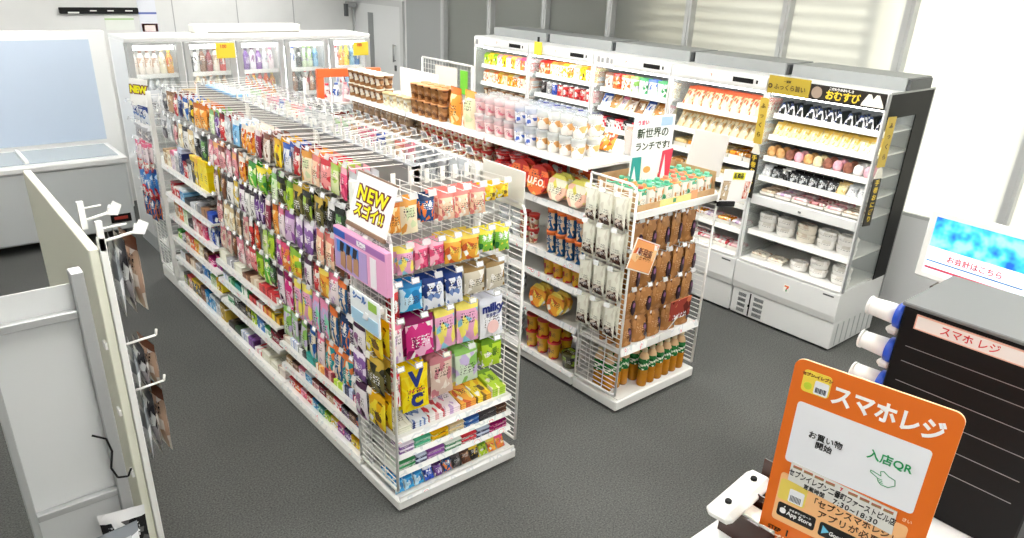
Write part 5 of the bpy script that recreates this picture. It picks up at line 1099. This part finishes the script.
# ------------------------------------------------------------------ near rack on the left
CRE = mat('cream_panel', 'e6e6d4', .5); ALU = mat('aluminium_post', 'b4b6b6', .4, .3)
o = thing('side_display_rack', 'tall cream and white rack with hooks at the near left', 'rack', (.5, 3.1, 0))
part(o, 'side_board', B().rbox(.44, .475, 2.86, 4.2, .05, 1.56, CRE, .004))
part(o, 'corner_post', B().rbox(.475, .50, 2.85, 2.88, 0, 1.60, WH, .003))
b = B()
z = .2
while z < 1.52: b.box(.502, .506, 2.875, 2.915, z, z+.012, DGREY); z += .026
part(o, 'slotted_upright', B().box(.475, .502, 2.86, 2.925, .05, 1.55, CABG)); part(o, 'slots', b)
part(o, 'foot', B().box(.43, .52, 2.84, 4.2, 0, .05, WH))
for z in (.55, .85, 1.15): part(o, 'clip', B().rbox(.43, .44, 2.87, 2.91, z, z+.03, WH2, .002))
for (y, z, L) in ((2.86, 1.60, .12), (3.15, 1.60, .10)):
    b = B().tube((.48, y, z-.02), (.48+L, y, z), .006, WH, 6).tube((.48, y, z+.03), (.48+L-.02, y, z+.035), .004, WH, 6).tube((.48+L, y, z), (.48+L+.01, y, z+.03), .005, WH, 6)
    b.prism([(.48+L-.01, z+.0), (.48+L+.03, z-.01), (.48+L+.05, z+.03), (.48+L+.02, z+.05)], y-.02, y-.015, WH2, 'y').box(.478, .50, y-.01, y+.01, z-.05, z+.06, WH); part(o, 'hook', b)
for z in (1.14, .93): part(o, 'hook', B().tube((.50, 2.9, z), (.62, 2.9, z+.01), .005, WH, 6).tube((.62, 2.9, z+.01), (.625, 2.9, z+.035), .005, WH, 6))
for r, (zt, h, y, nm) in enumerate(((1.575, .30, 2.9, 'top'), (1.11, .20, 2.92, 'middle'), (.90, .30, 2.92, 'lower'))):
    for q in range(3):
        lk_ = ['silver', 'white and dark', 'white and brown'][q]
        put('bag', lk_, .17, h, .035, [(.535+.032*q, y+.06+.01*q, zt-h-.01)], PI/2-.12+.12*q, f'hung on {nm} hook of near left rack', name='stocking_pack', noun='large pack', seed=q)
# grey frame, black hook and silver packs nearest to the camera
o = thing('grey_frame_rack', 'grey aluminium frame rack in front of the cream rack at far left', 'rack', (.34, 2.55, 0))
part(o, 'post', B().rbox(.345, .385, 2.68, 2.74, 0, 1.55, ALU, .003)); part(o, 'post', B().rbox(.05, .075, 2.68, 2.74, 0, 1.42, ALU, .003))
for z in (.62, .34, 1.38): part(o, 'cross_bar', B().rbox(.075, .345, 2.69, 2.72, z, z+.03, ALU, .003))
part(o, 'joint', B().rbox(.35, .395, 2.668, 2.68, .335, .365, BLACK, .003))
part(o, 'back_panel', B().box(.075, .345, 2.725, 2.73, .1, 1.5, mat('frame_white_panel', 'd6d8d8', .5)))
lonew('black_wire_hook', 'curved black wire hook hanging on the grey frame rack', 'hook', B().path([(.30, 2.68, .92), (.34, 2.66, .90), (.35, 2.66, .84), (.335, 2.66, .77), (.35, 2.66, .72), (.385, 2.66, .71), (.40, 2.66, .74)], .004, BLACK, 6), (.34, 2.67, .9))
put('bag', 'black and white', .16, .24, .05, [(.33, 2.62, .36), ], -.2, 'on the grey frame rack', noun='crinkled pack', name='silver_pack', seed=1)
put('bag', 'silver', .16, .26, .05, [(.29, 2.57, .30), ], .1, 'on the grey frame rack', noun='crinkled pack', name='silver_pack', seed=2)
b = B()
for dx in (0, .09):
    b.path([(.30+dx, 2.45, .05), (.30+dx, 2.45, .36), (.29+dx, 2.46, .40), (.27+dx, 2.47, .42), (.24+dx, 2.48, .42), (.22+dx, 2.49, .39), (.21+dx, 2.49, .3), (.21+dx, 2.49, .05)], .013, WH2, 8)
b.rbox(.18, .42, 2.38, 2.52, .0, .05, WH2, .01)
lonew('tube_stand', 'stand of bent white tubes at the bottom left of the scene', 'stand', b, (.3, 2.47, 0))

# ------------------------------------------------------------------ counter, sign, dispensers, monitor
CT = mat('counter_white', 'f0f0ee', .35)
b = B().rbox(1.78, 4.3, -.6, 1.10, .70, .75, CT, .01); o = thing('counter', 'white checkout counter at the lower right', 'counter', (2.9, .3, 0)); part(o, 'counter_top', b)
part(o, 'counter_body', B().box(1.84, 4.25, -.55, 1.05, 0, .70, mat('counter_body', 'd8d8d6', .5)))
# orange smartphone checkout sign
th = math.radians(-80.7)
o = thing('orange_sign', 'large orange sign board with rounded corners standing on the white counter', 'sign', (1.957, .923, .75), (0, 0, th))
def rr(x0, x1, z0, z1, r, n=6):
    P = []
    for cxx, cz, a0 in ((x1-r, z1-r, 0), (x0+r, z1-r, PI/2), (x0+r, z0+r, PI), (x1-r, z0+r, 1.5*PI)):
        for i in range(n+1): t = a0+PI/2*i/n; P.append((cxx+r*math.cos(t), cz+r*math.sin(t)))
    return P
ORG = mat('sign_orange', 'e4701e', .35); Z0 = .75
def zc(z): return z-Z0
bb = B().prism(rr(-.008, .458, .004, zc(1.5), .03), -.004, .004, ORG, 'y', mat('sign_edge', 'f8d0a0', .4)); obj('sign_board', bb.mesh('sign_board'), parent=o)
bb = B().rbox(.02, .43, -.03, .05, -.0, .012, mat('clear_foot', 'e8e8e8', .2), .003); obj('sign_foot', bb.mesh('sign_foot'), parent=o)
cardw = mat('sign_card_white', 'eceef2', .35)
obj('white_card', B().prism(rr(.026, .408, zc(1.138), zc(1.36), .012), -.0055, -.004, cardw, 'y').mesh('white_card'), parent=o)
obj('beige_card', B().prism(rr(.026, .41, zc(.905), zc(1.092), .012), -.0055, -.004, mat('sign_beige', 'f4bd84', .4), 'y').mesh('beige_card'), parent=o)
ic = B().prism(rr(.024, .108, zc(1.398), zc(1.472), .012), -.0055, -.004, mat('icon_yellow', 'f2d84c', .4), 'y'); ic.prism(rr(.062, .104, zc(1.402), zc(1.446), .005), -.007, -.0055, cardw, 'y')
obj('app_icon', ic.mesh('app_icon'), parent=o)
bc = B()
for q in range(8): bc.box(.067+.0042*q, .0693+.0042*q+(.001 if q % 3 == 0 else 0), -.008, -.007, zc(1.408), zc(1.425), mat('barcode_dark', '4a4c54', .5))
obj('barcode_print', bc.mesh('barcode_print'), parent=o)
obj('green_spot', B().prism([(.043+.012*math.cos(t*PI/8), zc(1.42)+.012*math.sin(t*PI/8)) for t in range(16)], -.007, -.0055, mat('icon_lime', 'c8d840', .4), 'y').mesh('green_spot'), parent=o)
letter(o, 'セブン-イレブン', .0125, mat('ink_brownred', '8a4420', .5), .066, -.007, zc(1.458), .0006)
letter(o, 'スマホレジ', .072, whi, .268, -.0055, zc(1.418), .0022, sx=.86)
letter(o, 'お買い物', .026, blk, .13, -.0072, zc(1.262), .0003); letter(o, '開始', .026, blk, .13, -.0072, zc(1.234), .0003)
letter(o, '入店QR', .036, gri, .312, -.0072, zc(1.277), .0006)
# pointing hand drawn in green outline
H = [(0, .022), (.03, .016), (.026, .030), (.034, .034), (.050, .024), (.068, .020), (.072, .002), (.056, -.012), (.036, -.012), (.026, -.004), (.022, .006), (.0, .016)]
hb = B(); HP = [(.272+x, -.0068, zc(1.205)+z) for x, z in H]; hb.path(HP+[HP[0]], .0011, gri, 5)
for q in range(3): hb.tube((.272+.024+.003*q, -.0068, zc(1.205)+.004-.005*q), (.272+.036+.002*q, -.0068, zc(1.205)+.004-.005*q), .0009, gri, 5)
obj('hand_drawing', hb.mesh('hand_drawing'), parent=o)
strip = B().prism([(.05, zc(1.074)), (.374, zc(1.044)), (.37, zc(1.128)), (.05, zc(1.144))], -.0085, -.006, mat('paper_strip', 'dcdcd6', .5), 'y')
obj('paper_strip', strip.mesh('paper_strip'), parent=o)
tb_ = B(); tm = mat('strip_tan', '9a7c54', .5); tm2 = mat('strip_red_line', 'c05040', .5)
for q in range(9):
    if q == 4: continue
    x = .058+.0345*q; z = zc(1.126)-.0017*q*1.0; tb_.box(x, x+.028, -.0095, -.0085, z, z+.0065, tm).box(x, x+.028, -.0095, -.0085, z+.0065, z+.009, tm2)
obj('strip_blocks', tb_.mesh('strip_blocks'), parent=o)
letter(o, '7', .016, redi, .21, -.0095, zc(1.122), .0006)
letter(o, 'セブンイレブン二番町ファーストビル店', .0275, blk, .212, -.0095, zc(1.097), .0004, sx=.66, inplane=-.055)
letter(o, '営業時間', .02, blk, .135, -.0095, zc(1.074), .0001, sx=.85, inplane=-.05); letter(o, '7:30~18:30', .026, blk, .262, -.0095, zc(1.066), .0003, inplane=-.05, spacing=1.15)
letter(o, '「セブンスマホレジ」', .03, mat('ink_sepia', '4a2c18', .5), .262, -.0065, zc(1.035), .0004, sx=.9); letter(o, 'アプリが必要', .03, mat('ink_sepia', '4a2c18', .5), .255, -.0065, zc(.998), .0004, spacing=1.15)
letter(o, 'さい', .014, mat('ink_palepeach', 'f8c8a0', .5), .40, -.0055, zc(1.11), .0003)
ic2 = B().prism(rr(.03, .118, zc(.99), zc(1.07), .01), -.0058, -.0055, mat('icon_pale_yellow', 'e8d060', .4), 'y').prism(rr(.064, .112, zc(.995), zc(1.045), .005), -.0068, -.0058, cardw, 'y')
for q in range(8): ic2.box(.07+.0045*q, .0724+.0045*q, -.0075, -.0068, zc(1.0), zc(1.022), mat('barcode_dark', '4a4c54', .5))
obj('small_icon', ic2.mesh('small_icon'), parent=o)
bd = B().prism(rr(.038, .162, zc(.928), zc(.98), .008), -.0068, -.0055, blk, 'y').prism(rr(.176, .30, zc(.925), zc(.977), .008), -.0068, -.0055, blk, 'y')
obj('store_badges', bd.mesh('store_badges'), parent=o)
letter(o, 'App Store', .022, whi, .112, -.0075, zc(.950), .0004, sx=.9); letter(o, 'からダウンロード', .009, whi, .112, -.0075, zc(.966), .0001); letter(o, 'Google Play', .02, whi, .25, -.0075, zc(.948), .0003, sx=.85)
ap = B(); ap.prism([(.057+.0105*math.cos(t*PI/7)*(1.05 if t % 7 else .9), zc(.952)+.011*math.sin(t*PI/7)) for t in range(14)], -.0078, -.0068, whi, 'y').prism([(.058, zc(.966)), (.062, zc(.966)), (.064, zc(.973)), (.060, zc(.971))], -.0078, -.0068, whi, 'y')
obj('fruit_mark', ap.mesh('fruit_mark'), parent=o)
gp = B().prism([(.186, zc(.935)), (.208, zc(.951)), (.186, zc(.967))], -.0078, -.0068, mat('play_cyan', '6cc0e0', .4), 'y'); obj('triangle_mark', gp.mesh('triangle_mark'), parent=o)
letter(o, 'STEP', .021, blk, .043, -.0055, zc(.868), .0004); letter(o, '1', .034, blk, .086, -.0055, zc(.87), .001)
letter(o, 'アプリを', .03, mat('ink_peachwhite', 'fbe0c8', .5), .07, -.0055, zc(.835), .001)
# brown organiser and white packets on the counter
o = thing('brown_organiser', 'dark brown acrylic organiser standing beside the orange sign', 'organiser', (2.0, 1.0, .75), (0, 0, 0))
b = B().box(1.93, 2.16, 1.06, 1.066, .75, .86, BROWN).box(1.93, 1.936, .86, 1.06, .75, .86, BROWN).box(2.154, 2.16, .86, 1.06, .75, .96, BROWN).box(1.936, 2.154, .86, 1.06, .75, .757, BROWN).box(2.03, 2.036, .86, 1.06, .757, .90, BROWN).box(1.93, 2.16, .855, .86, .75, .84, BROWN)
part(o, 'organiser_body', b)
o = lone('white_packet', 'white packet with pale print inside the brown organiser', 'packet', B().rbox(-.035, .035, -.085, .085, 0, .10, pack('packet_print', 'f4f4f2', 'f0e8dc', 'c8d0c0', header=.99), .004), (1.985, .96, .758), (0, .0, 0))
for i, (x, y, rz) in enumerate(((1.92, 1.12-.0, .7),)): pass
b = B().rbox(-.16, .16, -.05, .05, 0, .05, WH2, .02); b.lathe([(.012, .05), (.012, .058), (.01, .06)], BLACK, 10, c=(-.09, 0, 0)).lathe([(.012, .05), (.012, .058), (.01, .06)], BLACK, 10, c=(.09, 0, 0))
o = thing('white_holder', 'white plastic holder with two black knobs on the counter edge', 'holder', (2.06, 1.02+.0, .75)); o.location = (1.90, .80, .75)
bpy.data.objects.remove(o); LABELS.pop('white plastic holder with two black knobs on the counter edge')
lone('white_holder', 'white plastic holder with two black knobs on the counter edge', 'holder', b, (0, 0, 0)); h_ = bpy.data.objects['white_holder']; h_.location = (1.985, 1.035, .862); h_.rotation_euler = (0, 0, .1)
# cup dispensers
tx, ty = 2.625, .906
o = thing('cup_dispenser_tower', 'black dispenser tower with grey top standing on the counter', 'dispenser', (tx+.2, ty-.25, .75))
part(o, 'tower_body', B().rbox(tx, tx+.42, ty-.55, ty, .75, 1.505, BLACK, .006))
part(o, 'grey_top', B().rbox(tx-.006, tx+.43, ty-.56, ty+.008, 1.505, 1.52, mat('top_grey', '77797a', .5), .004))
b = B()
for z in (1.36, 1.30, 1.22, 1.13, 1.04, .95): b.box(tx-.002, tx, ty-.5, ty-.04, z, z+.002, GREYM)
part(o, 'drawer_seams', b)
part(o, 'sticker', B().box(tx-.005, tx, ty-.45, ty-.05, 1.435, 1.49, mat('label_peach', 'ecb8a4', .5)).box(tx-.007, tx-.005, ty-.445, ty-.055, 1.44, 1.485, mat('label_white', 'f2eeea', .5)))
letter(o, 'スマホ レジ', .036, redi, tx-.0085-(tx+.2), .02, .712, .0003, rotz=-PI/2)
BLU = mat('ring_blue', '1c4cc0', .35)
def ring(bb, y0_, y1_, r0, r1, m, x, zz):
    n = 20; k = bb.mi(m); q = len(bb.v)
    for yy, rr_ in ((y0_, r0), (y1_, r1)):
        for t in range(n): bb.v.append((x+rr_*math.cos(2*PI*t/n), yy, zz+rr_*math.sin(2*PI*t/n)))
    for t in range(n): u_ = (t+1) % n; bb.face([q+t, q+n+t, q+n+u_, q+u_], k, True)
    bb.face([q+t for t in range(n)], k); bb.face([q+2*n-1-t for t in range(n)], k)
for i, z in enumerate((1.445, 1.305, 1.165)):
    x = tx+.045
    b = B(); ring(b, ty, ty+.028, .050, .047, BLU, x, z); h_ = part(o, 'holder_ring', b)
    part(o, 'holder_nub', B().rbox(x-.02, x+.02, ty+.005, ty+.055, z-.078, z-.045, WH2, .012), h_)
    b = B(); ring(b, ty+.029, ty+.125, .038, .033, WH2, x, z); ring(b, ty+.125, ty+.134, .036, .036, WH2, x, z)
    lonew('paper_cup_stack', f'{["top", "middle", "lower"][i]} stack of white cups poking out of the black dispenser', 'cup', b, (x, ty+.08, z))

# brown box and monitor
lone('brown_box', 'dark brown box under the tilted monitor behind the dispensers', 'box', B().rbox(-.17, .17, -.35, .15, 0, .50, BROWN, .006).box(-.172, -.17, -.1, .1, .38, .46, BLACK), (3.80, 1.02, .75))
o = thing('monitor', 'white framed monitor with blue screen picture standing on the brown box', 'monitor', (3.62, 1.245, 1.285), (0, 0, -PI/2-.1))
obj('monitor_case', B().rbox(-.0, .50, -.012, .03, .0, .33, WH2, .008).rbox(.15, .35, .0, .08, -.04, .01, WH2, .005).mesh('monitor_case'), parent=o)
sc = bpy.data.materials.new('screen_picture'); sc.use_nodes = True; t = sc.node_tree; N = t.nodes; L = t.links; pb = N['Principled BSDF']
tc_ = N.new('ShaderNodeTexCoord'); vo = N.new('ShaderNodeTexNoise'); vo.inputs['Scale'].default_value = 14; rp = N.new('ShaderNodeValToRGB'); e_ = rp.color_ramp.elements
e_[0].position = .35; e_[0].color = lin('1c5cc8'); e_[1].position = .65; e_[1].color = lin('8ce0f0'); x_ = e_.new(.5); x_.color = lin('38b0e0')
L.new(tc_.outputs['Object'], vo.inputs['Vector']); L.new(vo.outputs[0], rp.inputs[0]); L.new(rp.outputs[0], pb.inputs['Base Color']); L.new(rp.outputs[0], pb.inputs['Emission Color']); pb.inputs['Emission Strength'].default_value = .5
MATS['screen'] = sc
wsc = mat('screen_white', 'dce8f4', .3, emit=.5)
obj('screen', B().box(.035, .47, -.0135, -.012, .16, .30, sc).box(.035, .47, -.0135, -.012, .03, .16, wsc).mesh('screen'), parent=o)
obj('screen_bar', B().box(.04, .46, -.015, -.0135, .055, .065, mat('ink_pinkred', 'e0506c', .5)).box(.04, .46, -.015, -.0135, .09, .095, mat('ink_blue', '2c6cb8', .4)).mesh('screen_bar'), parent=o)
letter(o, 'お会計はこちら', .035, redi, .25, -.0155, .12, .0005)
lone('monitor_tag', 'tiny white tag standing on the top edge of the monitor', 'tag', B().rbox(-.003, .003, -.06, .06, 0, .035, WH2, .001), (3.66, 1.15, 1.622))

# ------------------------------------------------------------------ daylight and view
w = bpy.data.worlds.new('sky'); SC.world = w; w.use_nodes = True
bg = w.node_tree.nodes['Background']; bg.inputs[0].default_value = (.93, .95, 1, 1); bg.inputs[1].default_value = 2.1
sn = bpy.data.lights.new('sun', 'SUN'); sn.energy = 3.2; sn.angle = .3; sn.color = (1, .96, .82)
so = bpy.data.objects.new('sun', sn); C.objects.link(so); so.rotation_euler = Vector((.62, -.75, .55)).to_track_quat('Z', 'Y').to_euler()
SC.view_settings.view_transform = 'Standard'; SC.view_settings.look = 'None'; SC.view_settings.gamma = 1; SC.view_settings.use_curve_mapping = False
SC.view_settings.exposure = 1.12
bpy.context.view_layer.update()
for x in list(TXT.values()): pass
